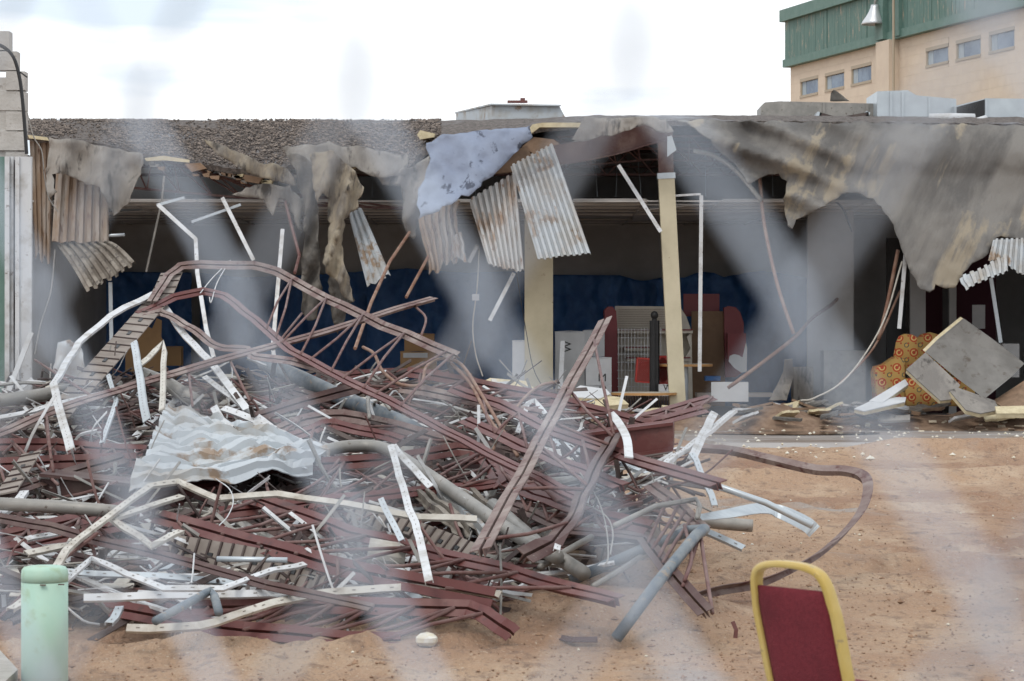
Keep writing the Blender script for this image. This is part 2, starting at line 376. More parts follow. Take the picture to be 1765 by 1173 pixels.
# ---------------------------------------------------------------- ground
def gz(x, y):
    z = .04 * noise.noise(Vector((x * .5, y * .5, 0))) + .03 * noise.noise(Vector((x * 1.9, y * 1.9, 3)))
    lump = max(0.15, min(1, .5 + 2.2 * noise.noise(Vector((x * .35, y * .22, 11)))))      # churned soil against flattened tracks
    for q in (0, 1.9):                                            # wheel tracks
        d = y - (28.2 + q - .16 * (x - 4) + .05 * x * x * .1); k = math.exp(-(d / .24) ** 4) if x > 1.2 else 0; z -= k * (.06 - .022 * (math.sin(x * 17 + d * 9) > 0)); lump *= 1 - .8 * k
        d = y - (20.6 + q * .8 + .3 * (x - 2)); k = math.exp(-(d / .2) ** 4) if x > 1.6 else 0; z -= k * (.035 - .018 * (math.sin(x * 19 + d * 9) > 0)); lump *= 1 - .8 * k
    z += -.05 + lump * (.1 * abs(noise.noise(Vector((x * 4, y * 4, 7)))) + .05 * abs(noise.noise(Vector((x * 8.5, y * 8.5, 1)))))
    k = max(0.0, min(1.0, (46 - y) / 6)); z *= k
    d = y - (33 + .25 * (x - 4)); z += .16 * math.exp(-(d / .5) ** 2) * (1 if x > 1.5 else max(0, x - .5))      # scraped ridges of soil
    d = y - (39.5 + .12 * (x - 6)); z += .28 * math.exp(-(d / .6) ** 2) * max(0, min(1, (x - 4.2) / 1.5))
    d = y - (15.9 + .1 * x); z += .05 * math.exp(-(d / .12) ** 2) * (1 if x < 1.5 else 0)
    d = y - (21.6 - .2 * (x - 2)); z += .1 * math.exp(-(d / .35) ** 2) * max(0, min(1, (x - 1.2)))
    for (cx, cy, r, h) in ((.35, 17.2, .75, .2), (.75, 16.6, .5, .12), (1.2, 17.4, .6, .1)):
        z += h * math.exp(-(((x - cx) / r) ** 2 + ((y - cy) / (r * 1.2)) ** 2))
    return z
xs = [-420, -160, -70, -35, -20] + [-12 + .09 * i for i in range(int(25 / .09) + 1)] + [20, 35, 70, 160, 420]
ys = [-60, -20, 0, 6, 9]
y = 10.5
while y < 52: ys.append(y); y += .055 + (y - 10) * .0062
ys += [56, 70, 110, 200, 500, 1200]
g = Geo(); w = len(xs)
g.v = [Vector((x, y, gz(x, y) if -13 < x < 14 and 10 < y < 52 else -.02)) for y in ys for x in xs]
g.f = [(j * w + i, j * w + i + 1, (j + 1) * w + i + 1, (j + 1) * w + i) for j in range(len(ys) - 1) for i in range(w - 1)]
tag(mkobj('ground', g, M['ground'], Vector((0, 0, 0)), None, True), kind='structure')
# concrete apron in front of the store, and a strip of pavement beside the pedestal
g = Geo(); n = 40; vs = []
for j in range(13):
    for i in range(n + 1):
        x = lerp(-11, 14, i / n); y0 = 42.0 + .5 * noise.noise(Vector((x * .6, 2, 0))) + (1.2 if x > 7 else 0) + (3 if x < 3 else 0)
        y = lerp(y0, 49.9, j / 12); vs.append((x, y, (.035 if j else -.12) + .006 * noise.noise(Vector((x, y, 0)))))
g.add(vs, [(j * (n + 1) + i, j * (n + 1) + i + 1, (j + 1) * (n + 1) + i + 1, (j + 1) * (n + 1) + i) for j in range(12) for i in range(n)])
tag(mkobj('concrete_apron', g, M['slab'], Vector((0, 0, 0))), kind='structure')
g = Geo(); g.prism([(-6, 12, -.1), (-2.5, 12, -.1), (-2.6, 14.04, -.1), (-2.92, 15.1, -.1), (-6, 16.5, -.1)], [(-6, 12, .06), (-2.5, 12, .06), (-2.6, 14.04, .06), (-2.92, 15.1, .06), (-6, 16.5, .06)])
tag(mkobj('pavement', g, M['pave'], Vector((0, 0, 0))), kind='structure')
g = Geo(); g.box((3, 4.4, .01), (40, 11.4, .22)); tag(mkobj('pavement', g, M['pave'], Vector((0, 0, 0))), kind='structure')      # pavement behind the fence line, under chair and photographer
g = Geo(); c = Vector((4.9, 46.3, .052)); g.prism([c + Vector((1.5 * math.cos(a * .262) * (1 + .3 * noise.noise(Vector((a, 1, 0)))), .75 * math.sin(a * .262) * (1 + .3 * noise.noise(Vector((a, 4, 0)))), 0)) for a in range(24)], [c + Vector((1.3 * math.cos(a * .262), .6 * math.sin(a * .262), -.012)) for a in range(24)])
tag(mkobj('water_puddle', g, mat('muddy_water', (.06, .045, .035), rough=.06), Vector((0, 0, 0))), kind='structure')
# clods and pebbles in the dirt
g = Geo()
for _ in range(9000):
    y = 13 + 30 * random.random() ** 1.6; x = random.uniform(-.21, .21) * y
    if random.random() < .35: x, y = x, random.uniform(38.5, 41) if x > 3 else y
    pebble(g, (x, y, gz(x, y) + .004), random.uniform(.004, .013) * (1 + 1.6 * (random.random() < .05)))
single('gravel', g, mat('dry_clod', (.33, .21, .135), (.24, .15, .095), 9, .4, .6, .95), 'loose clods and pebbles lying in the sandy dirt', 'gravel', kind='stuff')
g = Geo()
for _ in range(170):
    y = random.uniform(37.5, 49.3); x = random.uniform(3.1, 9) if random.random() < .75 else random.uniform(-4, 9)
    pebble(g, (x, y, max(gz(x, y), .035) + .01), random.uniform(.012, .045))
for _ in range(60):
    y = random.uniform(14.5, 36); x = random.uniform(-.1, .19) * y; pebble(g, (x, y, gz(x, y) + .008), random.uniform(.008, .02))
single('foam_debris', g, M['pale'], 'pale crumbs of insulation scattered over the apron and dirt', 'debris', kind='stuff')

# ---------------------------------------------------------------- gutted store
FY, BY = 50.0, 62.0
store = Thing('store_building', 'gutted flat-roofed store with its front torn open and blue tarps inside', 'building')
near = [(-60, 238), (48, 236), (85, 241), (180, 252), (250, 270), (300, 274), (350, 288), (450, 300), (520, 285), (600, 292), (700, 300), (735, 262), (760, 244), (920, 226), (1010, 213), (1150, 212), (1300, 213), (1765, 218), (2000, 219)]
g = Geo(); vs = []; nx, nyy = 200, 14
for j in range(nyy + 1):
    for i in range(nx + 1):
        px = lerp(30, 2000, i / nx); a = P(px, pw(near, px) + 4 * noise.noise(Vector((px * .05, 0, 0))), FY)
        b = P(px, 211 + 2 * noise.noise(Vector((px * .02, 5, 0))), 54.8); t = min(1, j / 10)
        p = a.lerp(b, t); p.z += .10 * math.sin(math.pi * t) + .02 * noise.noise(p * 2.5)
        if j > 10: p.y = lerp(54.8, BY + .3, (j - 10) / 4); p.x = (px - CX) / F * 52.5; p.z = 6.0
        vs.append(p)
g.add(vs, [(j * (nx + 1) + i, j * (nx + 1) + i + 1, (j + 1) * (nx + 1) + i + 1, (j + 1) * (nx + 1) + i) for j in range(nyy) for i in range(nx)])
roof_i = store.part('roof', g, M['gravelroof'], solid=.1, label='sagging gravel roof')
g = Geo()
for _ in range(14000):
    px = random.uniform(50, 760); a = P(px, pw(near, px) - 2, FY); b = P(px, 210, 54.8); t = random.random(); p = a.lerp(b, t)
    if noise.noise(p * .55) > .22 and random.random() < .85: continue
    p.z += .10 * math.sin(math.pi * t) + .06; pebble(g, p, random.uniform(.014, .036))
store.part('gravel', g, M['stone'], roof_i, kind='stuff')
g = Geo(); g.box((1.4, (FY + BY) / 2, -.02), (21.6, BY - FY, .16)); store.part('floor_slab', g, M['slab'])
for nm, c, s, mm in (('wall', (1.4, BY + .1, 3), (21.6, .2, 6), 'innerwall'), ('wall', (-9.4, 56, 2.6), (.2, 12, 5.2), 'innerwall'), ('wall', (12.1, 56, 3), (.2, 12, 5.9), 'innerwall'),
                     ('partition_wall', (6.58, 55.2, 2.15), (.95, .15, 4.25), 'whitewall'), ('partition_wall', (6.98, 58.6, 2.15), (.15, 6.6, 4.25), 'whitewall'),
                     ('partition_wall', (7.9, 58.4, 2.15), (1.65, .12, 4.25), 'whitewall')):
    g = Geo(); g.box(c, s); store.part(nm, g, M[mm])
# doorway jambs and maroon drapes beside the armchair
for x0, x1, mm, yy in ((8.42, 8.75, 'innerwall', 56.5), (9.25, 9.4, 'innerwall', 56.5), (8.78, 9.22, 'maroon', 57.2), (9.45, 10.4, 'maroon', 57.4), (8.0, 8.4, 'black', 57.0)):
    g = Geo(); g.box(((x0 + x1) / 2, yy, 1.9), (x1 - x0, .1, 3.8)); store.part('door_jamb' if mm == 'innerwall' else 'drape', g, M[mm])
# suspended ceiling: each tile a piece
g = Geo()
for i in range(15): g.box((-8.8 + i * 1.42, 56.1, 4.27), (.03, 11.6, .03))
for j in range(9): g.box((1.2, 50.4 + j * 1.42, 4.268), (21, .03, .03))
ceil_i = store.part('ceiling_grid', g, M['tile'])
tiles = []
for i in range(14):
    for j in range(8):
        if random.random() < .05 or (j == 0 and random.random() < .4): continue
        g = Geo(); t = random.random() < .12
        rot = Matrix.Rotation(random.uniform(-.12, .12) if t else random.uniform(-.01, .01), 3, 'X') @ Matrix.Rotation(random.uniform(-.1, .1) if t else 0, 3, 'Y')
        g.box((-8.09 + i * 1.42, 51.11 + j * 1.42, 4.3 - (.05 if t else 0)), (1.38, 1.38, .02), rot); store.part('ceiling_tile', g, M['tile'], ceil_i)
# columns
g = Geo(); g.box((.52, 52, 2.12), (.55, .45, 4.24)); store.part('column', g, M['yellow'], label='square cream column standing upright')
g = Geo(); a, b = P(1168, 700, 50.2), P(1148, 303, 50.0); q = [(-.15, -.12), (-.15, .12), (.15, .12), (.15, -.12)]
g.sweep([a, b], [q], hint=(0, -1, 0)); ci = store.part('column', g, M['yellow'], label='leaning cream column with stripped brown top')
g = Geo(); g.sweep([b, P(1146, 226, 50)], [[(x * .93, y * .93) for x, y in q]], hint=(0, -1, 0)); store.part('column_core', g, M['brown'], ci)
g = Geo(); g.sweep([P(1148.3, 308, 50), P(1147.8, 298, 50)], [[(x * 1.12, y * 1.12) for x, y in q]], hint=(0, -1, 0)); store.part('column_collar', g, M['galv'], ci)
g = Geo(); g.prism([P(1150, 235, 49.8), P(1158, 233, 49.8), P(1166, 258, 49.8), P(1150, 270, 49.8)], [P(1150, 235, 49.84), P(1158, 233, 49.84), P(1166, 258, 49.84), P(1150, 270, 49.84)]); store.part('column_plate', g, M['galv'], ci)
# open-web roof joists still hanging under the roof
def roof_joist(top, bot, n, k=.9, par=None):
    g = Geo(); g.sweep(top, chordprof(k), (0, 0, 1)); i = store.part('roof_joist', g, M['rod'])
    g = Geo(); g.sweep(bot, chordprof(k), (0, 0, -1)); store.part('chord', g, M['rod'], i)
    for q in range(n):
        a = along(top, (q + .5 * (q % 2)) / n if False else q / n); b = along(bot, (q + .5) / n); c = along(top, (q + 1) / n)
        for e, f in ((a, b), (b, c)):
            g = Geo(); g.sweep([e, f], circ(.016, 6)); store.part('web_rod', g, M['rod'], i)
roof_joist([P(225, 262, 50.6), P(300, 280, 50.6), P(470, 328, 50.6), P(560, 338, 50.6)], [P(225, 325, 50.6), P(400, 341, 50.6), P(560, 356, 50.6), P(735, 362, 50.8)], 9)
roof_joist([P(960, 234, 51.5), P(1280, 232, 51.5)], [P(1000, 287, 51.5), P(1120, 276, 51.5), P(1290, 281, 51.5)], 7, .7)
for yy, zz in ((52.5, 5.42), (55.4, 5.75), (58.5, 5.75)):
    roof_joist([Vector((-9, yy, zz)), Vector((11.8, yy, zz))], [Vector((-9, yy, zz - .55)), Vector((11.8, yy, zz - .55))], 22, .9)
# hanger wires between roof and suspended ceiling
for px in (300, 480, 640, 820, 1025, 1064, 1100, 1215, 1330, 1460):
    g = Geo(); g.sweep(sway([P(px, 270, 52.5), P(px + random.uniform(-6, 6), 338, 51)], .02), circ(.006, 5)); store.part('hanger_wire', g, M['galv'], ceil_i)
store.done()

# ---------------------------------------------------------------- tarps on the back wall
def tarp(px0, px1, top, label, yy, bot=700):
    def d(x, y): return yy + .12 * (abs(math.sin(x * .05 + 2.5 * noise.noise(Vector((x * .02, y * .012, 5))))) - .5) + .1 * abs(noise.noise(Vector((x * .06, y * .05, 2)))) + .07 * noise.noise(Vector((x * .05, y * .012, 1))) + .06 * noise.noise(Vector((x * .13, y * .03, 9)))
    poly = [(px0, bot)] + [(lerp(px0, px1, i / 16), pw(top, lerp(px0, px1, i / 16))) for i in range(17)] + [(px1, bot)]
    single('tarpaulin', sheet(poly, d, 7, 1), M['tarp'], label, 'tarp', 'blue tarps hung along the back wall', sm=True, solid=.012)
tarp(60, 330, [(60, 500), (120, 485), (215, 468), (330, 470)], 'blue tarp on back wall behind the small arched cardboard piece', 61.2)
tarp(345, 640, [(345, 470), (420, 478), (520, 474), (640, 466)], 'blue tarp on back wall behind the hanging charred roofing strips', 61.4)
tarp(632, 906, [(632, 470), (700, 462), (800, 470), (906, 466)], 'blue tarp on back wall behind the stacked brown cartons', 61.1)
tarp(950, 1140, [(950, 473), (1070, 474), (1095, 482), (1110, 484), (1140, 478)], 'blue tarp on back wall behind the cream display shelf', 61.0)
tarp(1130, 1400, [(1130, 480), (1180, 478), (1200, 470), (1225, 467), (1245, 478), (1280, 470), (1320, 466), (1400, 480)], 'wavy-topped blue tarp on back wall behind the rounded red panel', 59.7)

# ---------------------------------------------------------------- torn roofing and metal deck hanging off the roof edge
def nz3(x, y, k): return noise.noise(Vector((x * k, y * k, 4.2)))
def hang(poly, mm, label, yy, fold=.25, fs=.05, lean=0.0, name='roofing_sheet', step=7, rag=3.4, solid=.014, dirx=1.0, diry=.25):
    y0 = min(p[1] for p in poly); 
    def d(x, y):
        return yy - lean * (y - y0) / 100 + fold * 1.5 * (abs(math.sin((x * dirx + y * diry) * fs * .7 + 2 * nz3(x, y, .008))) - .6) * min(1, .25 + (y - y0) / 90) + .12 * nz3(x, y, .035) + .09 * abs(nz3(x, y * .6, .075))
    return single(name, sheet(poly, d, step, rag), M[mm], label, 'roofing', 'torn roofing hanging from the roof edge', sm=True, solid=solid)
hang([(85, 236), (130, 240), (245, 264), (243, 300), (224, 345), (204, 366), (196, 372), (186, 352), (172, 322), (140, 312), (104, 298), (90, 300), (98, 330), (84, 345), (78, 292), (84, 262)], 'memb',
     'grey torn roofing flap draped over ribbed metal beside the block wall', 49.4, .3, .07, .3)
hang([(350, 238), (375, 246), (440, 274), (495, 290), (512, 318), (480, 312), (438, 302), (395, 276), (370, 262)], 'membtan', 'tan roofing tongue curled along the sagging gravel roof edge', 49.6, .15, .1, .2)
hang([(486, 254), (560, 246), (640, 256), (705, 270), (700, 304), (655, 306), (630, 298), (602, 288), (560, 278), (520, 290), (500, 275)], 'memb', 'crumpled grey roofing lying over the roof edge above the charred strips', 49.8, .15, .06, .4)
hang([(498, 262), (522, 268), (548, 292), (549, 360), (551, 430), (553, 505), (546, 548), (530, 552), (522, 540), (521, 440), (526, 372), (518, 330), (510, 292)], 'membdark', 'long charred black roofing strip hanging straight down', 49.5, .18, .16, .1)
hang([(534, 266), (575, 258), (600, 283), (627, 322), (618, 356), (592, 378), (588, 420), (593, 455), (606, 498), (609, 520), (596, 514), (580, 482), (562, 470), (556, 452), (566, 420), (565, 380), (567, 342), (556, 332), (548, 350), (538, 310)], 'membtan',
     'tan scorched roofing cloth hanging in a long twisted tail', 49.3, .28, .12, .25)
hang([(570, 440), (592, 455), (604, 505), (612, 518), (600, 524), (590, 560), (582, 575), (572, 540), (566, 500)], 'membdark', 'dark rag end trailing below the twisted tan roofing tail', 49.6, .12, .2, .1)
hang([(400, 335), (440, 318), (500, 318), (520, 345), (522, 400), (508, 382), (498, 352), (480, 340), (470, 372), (455, 345)], 'memb', 'short grey roofing scrap drooping over the red roof joist', 49.8, .15, .12, .2)
hang([(640, 295), (705, 290), (740, 268), (733, 330), (722, 380), (714, 412), (702, 404), (695, 360), (690, 320), (660, 318)], 'memb', 'narrow grey roofing sheet behind the spotted blue-grey flap', 49.7, .2, .1, .2)
hang([(735, 246), (760, 232), (830, 224), (912, 216), (918, 236), (862, 290), (808, 338), (795, 336), (778, 352), (722, 377), (718, 352), (733, 300), (742, 272)], 'membblue', 'spotted blue-grey roofing flap draped over rusty ribbed metal', 49.0, .16, .035, .5, diry=.8)
BIG = [(1165, 207), (1300, 209), (1500, 212), (1765, 217), (1850, 218), (1850, 420), (1765, 412), (1715, 410), (1700, 440), (1660, 470), (1646, 496), (1612, 490), (1602, 503), (1586, 498), (1570, 470), (1545, 405), (1530, 372), (1505, 342), (1480, 332), (1450, 334), (1435, 345), (1400, 366), (1372, 378), (1366, 394), (1358, 388), (1352, 360), (1350, 342), (1357, 312), (1342, 298), (1325, 300), (1310, 306), (1290, 318), (1276, 296), (1250, 268), (1225, 240), (1190, 216)]
def dbig(x, y):
    t = (y - 207) / 290; f = (abs(math.sin((y * 1.0 - (x - 1165) * .40) * .06 + .6 * nz3(x, y, .006))) - .5) * .5 * max(0, 1 - abs(x - 1290) / 230) - .09 * abs(nz3(x * 1.4 - y * .5, y * .25, .016))
    return 49.75 - 1.4 * t - .35 * math.sin(math.pi * min(1, t * 3)) * .6 + f + .2 * nz3(x, y, .009) + .05 * nz3(x, y, .05)
M['bigmemb'] = mat('stained_roofing', (.11, .104, .098), (.195, .183, .167), 1.0, .42, .6, .85, c3=(.28, .24, .18), s3=1.15, lo3=.56, hi3=.63, bump=.5, bscale=14, stretch=(1.5, 1, .16), tilt=R(-24), detail=9)
single('roofing_sheet', sheet(BIG, dbig, 8, 3.2), M['bigmemb'], 'huge grey roofing sheet with tan streaks hanging in a ragged point', 'roofing', 'torn roofing hanging from the roof edge', sm=True, solid=.03)

def hdeck(label, mm, *a, **k): return single('metal_deck', deck(*a, **k), M[mm], label, 'metal sheet', 'ribbed roof deck sheets hanging from the roof edge', solid=.008)
hdeck('rust-brown ribbed deck hanging right beside the white siding', 'deckbrown', (50, 238, 50.3), (90, 244, 50.2), (86, 445, 50.3), (60, 440, 50.5), 4, rag=.12)
hdeck('short pale-ribbed deck sheet below the grey roofing flap', 'deckbrown', (96, 296, 49.8), (186, 306, 49.6), (186, 414, 49.5), (88, 420, 49.6), 7, amp=.06, rag=.06)
hdeck('dirty ribbed deck sheet bent outward at the bottom of another', 'deckgrey', (98, 420, 49.8), (184, 416, 49.6), (232, 452, 48.2), (152, 506, 48.4), 7, amp=.07, rag=.12, bend=lambda u, v: .12 * math.sin(v * 3))
hdeck('thin grey deck strip dangling between scorched roofing and beam', 'deckwhite', (600, 368, 49.9), (622, 358, 49.8), (672, 474, 49.0), (632, 494, 49.2), 3, amp=.05, rag=.1)
hdeck('rusty torn deck sheet hanging under the spotted blue-grey flap', 'deckbrown', (722, 374, 49.3), (792, 342, 49.4), (786, 448, 49.2), (738, 474, 49.1), 6, amp=.06, rag=.2, crumple=.07)
hdeck('small twisted scrap of deck at the torn sheet corner', 'deck', (776, 405, 49.2), (792, 400, 49.2), (806, 452, 49.0), (778, 446, 49.1), 2, amp=.05, rag=.2, crumple=.1)
hdeck('rust-streaked ribbed deck hanging left of the cream column', 'deck', (808, 344, 49.1), (888, 296, 49.2), (903, 468, 48.7), (842, 456, 48.6), 8, amp=.07, rag=.05)
hdeck('widest whitish ribbed deck hanging in front of the cream column', 'deckwhite', (884, 296, 49.0), (956, 258, 49.0), (1019, 440, 48.3), (926, 443, 48.4), 9, amp=.07, rag=.03, bend=lambda u, v: .3 * math.exp(-((v) / .12) ** 2))
hdeck('bright white ribbed deck corner under the huge roofing sheet', 'deckwhite', (1712, 412, 48.6), (1790, 410, 48.6), (1790, 480, 48.4), (1704, 446, 48.4), 9, amp=.05, rag=.2)
hdeck('crumpled white ribbed strip along the ragged roofing point', 'deckwhite', (1655, 478, 48.4), (1735, 440, 48.4), (1738, 466, 48.2), (1664, 498, 48.2), 7, amp=.05, rag=.25, crumple=.05)
# broken boards and insulation along the torn edge
def board(label, pts, mm, yy, th=.06, name='roof_board', cat='board', dz=0.5):
    a = [P(x, y, yy) for x, y in pts]; b = [p + Vector((0, dz, th * .2)) for p in a]
    g = Geo(); g.prism(a, b); return single(name, g, M[mm], label, cat, 'broken boards along the roof edge')
board('yellow-edged insulation board jutting above the brown roof scraps', [(905, 230), (913, 232), (930, 219), (1008, 219), (1012, 211), (935, 211), (918, 214)], 'foam', 49.4)
board('small yellow insulation chunk lying on the gravel roof', [(719, 232), (724, 240), (748, 236), (750, 230), (724, 224)], 'foam', 50.2, name='foam_chunk', cat='insulation')
board('brown fibre board above the whitish ribbed deck', [(846, 299), (880, 262), (908, 250), (924, 286), (918, 292)], 'wood', 49.15)
board('splintered brown board stub under the yellow-edged board', [(900, 252), (920, 236), (955, 240), (975, 256), (950, 270), (925, 268)], 'wood', 49.5)
board('long grey-brown roof board tilting toward the leaning column', [(935, 270), (1010, 232), (1018, 238), (960, 278)], 'memb', 49.6)
board('rotten brown board hanging at the gravel roof edge', [(318, 282), (345, 280), (356, 290), (330, 296)], 'wood', 49.9)
board('pale yellow foam strip under the gravel roof edge', [(249, 272), (282, 268), (326, 275), (326, 280), (285, 276), (252, 277)], 'foam', 49.9, name='foam_strip', cat='insulation')
board('pale foam strip beside the block wall top', [(48, 232), (80, 236), (84, 242), (50, 238)], 'foam', 49.9, name='foam_strip', cat='insulation')
board('tan splinter of board beside the drooping roofing scrap', [(420, 300), (452, 306), (446, 316), (422, 312)], 'wood', 49.8)
board('yellow foam lump in the hole beside the twisted tail', [(600, 284), (618, 278), (640, 290), (636, 296), (616, 288), (604, 293)], 'foam', 49.9, name='foam_chunk', cat='insulation')
for q in range(22):
    px = random.uniform(255, 560); py = pw(near, px) + random.uniform(2, 16); w_ = random.uniform(6, 22)
    board('small broken scrap of board along the sagging roof edge', [(px, py), (px + w_, py + random.uniform(-3, 6)), (px + w_ * .9, py + random.uniform(4, 9)), (px + random.uniform(0, 4), py + 5)], random.choice(['wood', 'wood', 'foam', 'memb']), 49.95, dz=.3)
# curved dark fascia beam over the leaning column
pts = smooth([P(955, 284, 49.5), P(1010, 275, 49.4), P(1070, 262, 49.4), P(1115, 248, 49.4), P(1146, 240, 49.5)], 6)
g = Geo(); g.sweep(pts, [[(-.02, 0), (.02, 0), (.02, .36), (-.02, .36)]], hint=(0, -.1, 1)); g.sweep(pts, [[(-.12, -.02), (.12, -.02), (.12, 0), (-.12, 0)]], hint=(0, -.1, 1))
single('fascia_beam', g, M['brown'], 'curved brown steel fascia beam running up to the leaning column', 'beam')
hang([(1008, 200), (1060, 203), (1115, 200), (1148, 205), (1162, 226), (1140, 228), (1108, 214), (1070, 228), (1030, 236), (1000, 244), (985, 240)], 'memb', 'pale grey roofing hump over the leaning column top', 49.0, .1, .08, .2)

# ---------------------------------------------------------------- loose pipes, studs and rods standing or hanging in the opening
def bar(name, label, cat, pts, prof, mm, group=None, curve=False, hint=(0, -.6, .8), twist=0, sm=False, wob=.0):
    ps = [P(*q) for q in pts]
    if curve: ps = smooth(ps, 7)
    if wob: ps = sway(ps, wob)
    g = Geo(); g.sweep(ps, prof, hint, twist); return single(name, g, M[mm], label, cat, group, sm=sm)
HG = 'bars and studs hanging in the torn opening'
ST = cprof(.07, .03)
bar('metal_stud', 'white stud hanging vertically beside the leaning cream column', 'stud', [(1209, 336, 50), (1206, 640, 50)], ST, 'white', HG, hint=(0, -1, 0))
bar('metal_stud', 'white stud slanting down to the leaning cream column', 'stud', [(1066, 284, 50), (1139, 399, 49.6)], ST, 'white', HG, hint=(0, -1, 0))
bar('metal_stud', 'thin white ceiling angle meeting the vertical white stud', 'stud', [(1160, 337, 50), (1208, 334, 50)], lprof(.04, .04), 'white', HG, hint=(0, -1, 0))
bar('metal_stud', 'white stud slanting above the bent red beam', 'stud', [(383, 340, 50), (437, 448, 49)], ST, 'white', HG, hint=(0, -1, 0))
bar('metal_stud', 'white stud hanging nearly upright behind the bent red beam', 'stud', [(487, 394, 48), (470, 598, 47), (474, 628, 47)], ST, 'white', HG, hint=(0, -1, 0))
bar('metal_stud', 'pale stud kinked three times in front of the blue tarp', 'stud', [(272, 352, 48), (337, 411, 47.5), (340, 470, 47), (355, 565, 46), (368, 615, 45)], ST, 'white', HG, hint=(0, -1, 0))
bar('metal_stud', 'faint grey angle under the red roof joist', 'stud', [(270, 353, 48), (318, 340, 48)], lprof(.05, .04), 'galv', HG, hint=(0, -1, 0))
bar('metal_stud', 'grey cross angle slanting below the red roof joist', 'stud', [(330, 382, 50), (415, 352, 50)], lprof(.05, .04), 'galv', HG, hint=(0, -1, 0))
bar('metal_stud', 'slim upright stud behind the wide slotted strip', 'stud', [(190, 486, 50), (192, 590, 50)], ST, 'galv', HG, hint=(0, -1, 0))
bar('metal_stud', 'white stud hanging from the bottom of the rust-streaked deck', 'stud', [(886, 470, 49), (844, 552, 48.6)], ST, 'white', HG, hint=(0, -1, 0))
bar('metal_stud', 'short white stud peeping beside the torn rusty deck', 'stud', [(823, 422, 50), (808, 452, 50)], ST, 'white', HG, hint=(0, -1, 0))
bar('metal_stud', 'slender white stud hanging below the huge roofing sheet', 'stud', [(1562, 425, 49), (1550, 566, 49)], ST, 'white', HG, hint=(0, -1, 0))
bar('metal_stud', 'grey stud leaning beside the maroon drape', 'stud', [(1708, 478, 50), (1725, 590, 50)], ST, 'galv', HG, hint=(0, -1, 0))
bar('hanging_rod', 'bare grey rod with frayed end hanging from the ceiling', 'rod', [(283, 303, 50), (279, 345, 50), (252, 468, 50)], circ(.022, 7), 'pipe', HG)
bar('hanging_rod', 'bent red rod dangling from the roof joist', 'rod', [(487, 330, 50), (516, 440, 49), (508, 470, 48)], circ(.03, 7), 'rod', HG)
bar('hanging_rod', 'rust-brown rod slanting under the narrow grey roofing', 'rod', [(706, 400, 49), (672, 450, 48), (640, 520, 46), (612, 600, 44)], circ(.03, 7), 'copper', HG)
bar('hanging_rod', 'rust-brown rod slanting under the torn rusty deck', 'rod', [(738, 442, 49), (700, 512, 48)], circ(.03, 7), 'copper', HG)
bar('conduit', 'long curved brown conduit hanging behind the huge roofing sheet', 'pipe', [(1195, 260, 50), (1230, 268, 50), (1270, 295, 49.8), (1312, 345, 49.6)], circ(.045, 8), 'pipe', HG, True, sm=True)
bar('conduit', 'brown pipe dropping to the floor in front of grey wall', 'pipe', [(1309, 305, 49.8), (1318, 390, 49.6), (1340, 490, 49.4), (1368, 575, 49.2)], circ(.035, 8), 'copper', HG, True, sm=True)
bar('conduit', 'rusty pipe bent at its middle beside the grey wall corner', 'pipe', [(1466, 395, 56), (1463, 480, 56), (1440, 518, 55), (1400, 548, 53), (1365, 585, 51), (1280, 650, 49.5), (1255, 668, 49.5)], circ(.035, 8), 'copper', HG, True, sm=True)
bar('conduit', 'brown pipe slanting left of the patterned armchair', 'pipe', [(1548, 430, 49.5), (1530, 520, 49.5), (1514, 585, 49.4)], circ(.035, 8), 'copper', HG, True, sm=True)
bar('conduit', 'thin brown pipe slanting behind the patterned armchair', 'pipe', [(1552, 500, 50.5), (1505, 600, 50), (1440, 668, 49.5)], circ(.022, 7), 'copper', HG, True, sm=True)
bar('cable', 'thin pale cable sagging left of the patterned armchair', 'cable', [(1555, 450, 49.3), (1520, 560, 49.2), (1460, 650, 49), (1405, 685, 49), (1380, 690, 49)], circ(.016, 6), 'cream', HG, True)
bar('cable', 'thin pale cable with junction box hanging over the tarp', 'cable', [(826, 430, 50), (822, 500, 50), (815, 560, 50), (820, 610, 50), (832, 648, 50)], circ(.012, 6), 'cream', HG, True)
bar('cable', 'fine dark cable dropping beside the upright cream column', 'cable', [(890, 470, 49.5), (905, 560, 49.5), (918, 630, 49.5), (934, 665, 49)], circ(.008, 6), 'black', HG, True)
bar('cable', 'dark cable running along the suspended ceiling', 'cable', [(1430, 340, 50.5), (1452, 358, 50.6), (1463, 385, 51), (1468, 398, 52)], circ(.02, 6), 'black', HG, True)
g = Geo(); g.box(P(820, 512, 49.9), (.13, .1, .12)); single('junction_box', g, M['boxwhite'], 'small pale junction box hanging on a thin cable', 'box')
bar('hanging_rod', 'grey pipe stub sticking out beside the short ribbed deck', 'rod', [(184, 406, 49.6), (215, 404, 49.6)], circ(.03, 8), 'galv', HG)
bar('hanging_rod', 'bare cable tail hanging from the torn deck', 'cable', [(95, 430, 49.6), (88, 500, 49.6), (70, 560, 49.6), (60, 610, 49.6)], circ(.014, 6), 'pipe', HG, True)
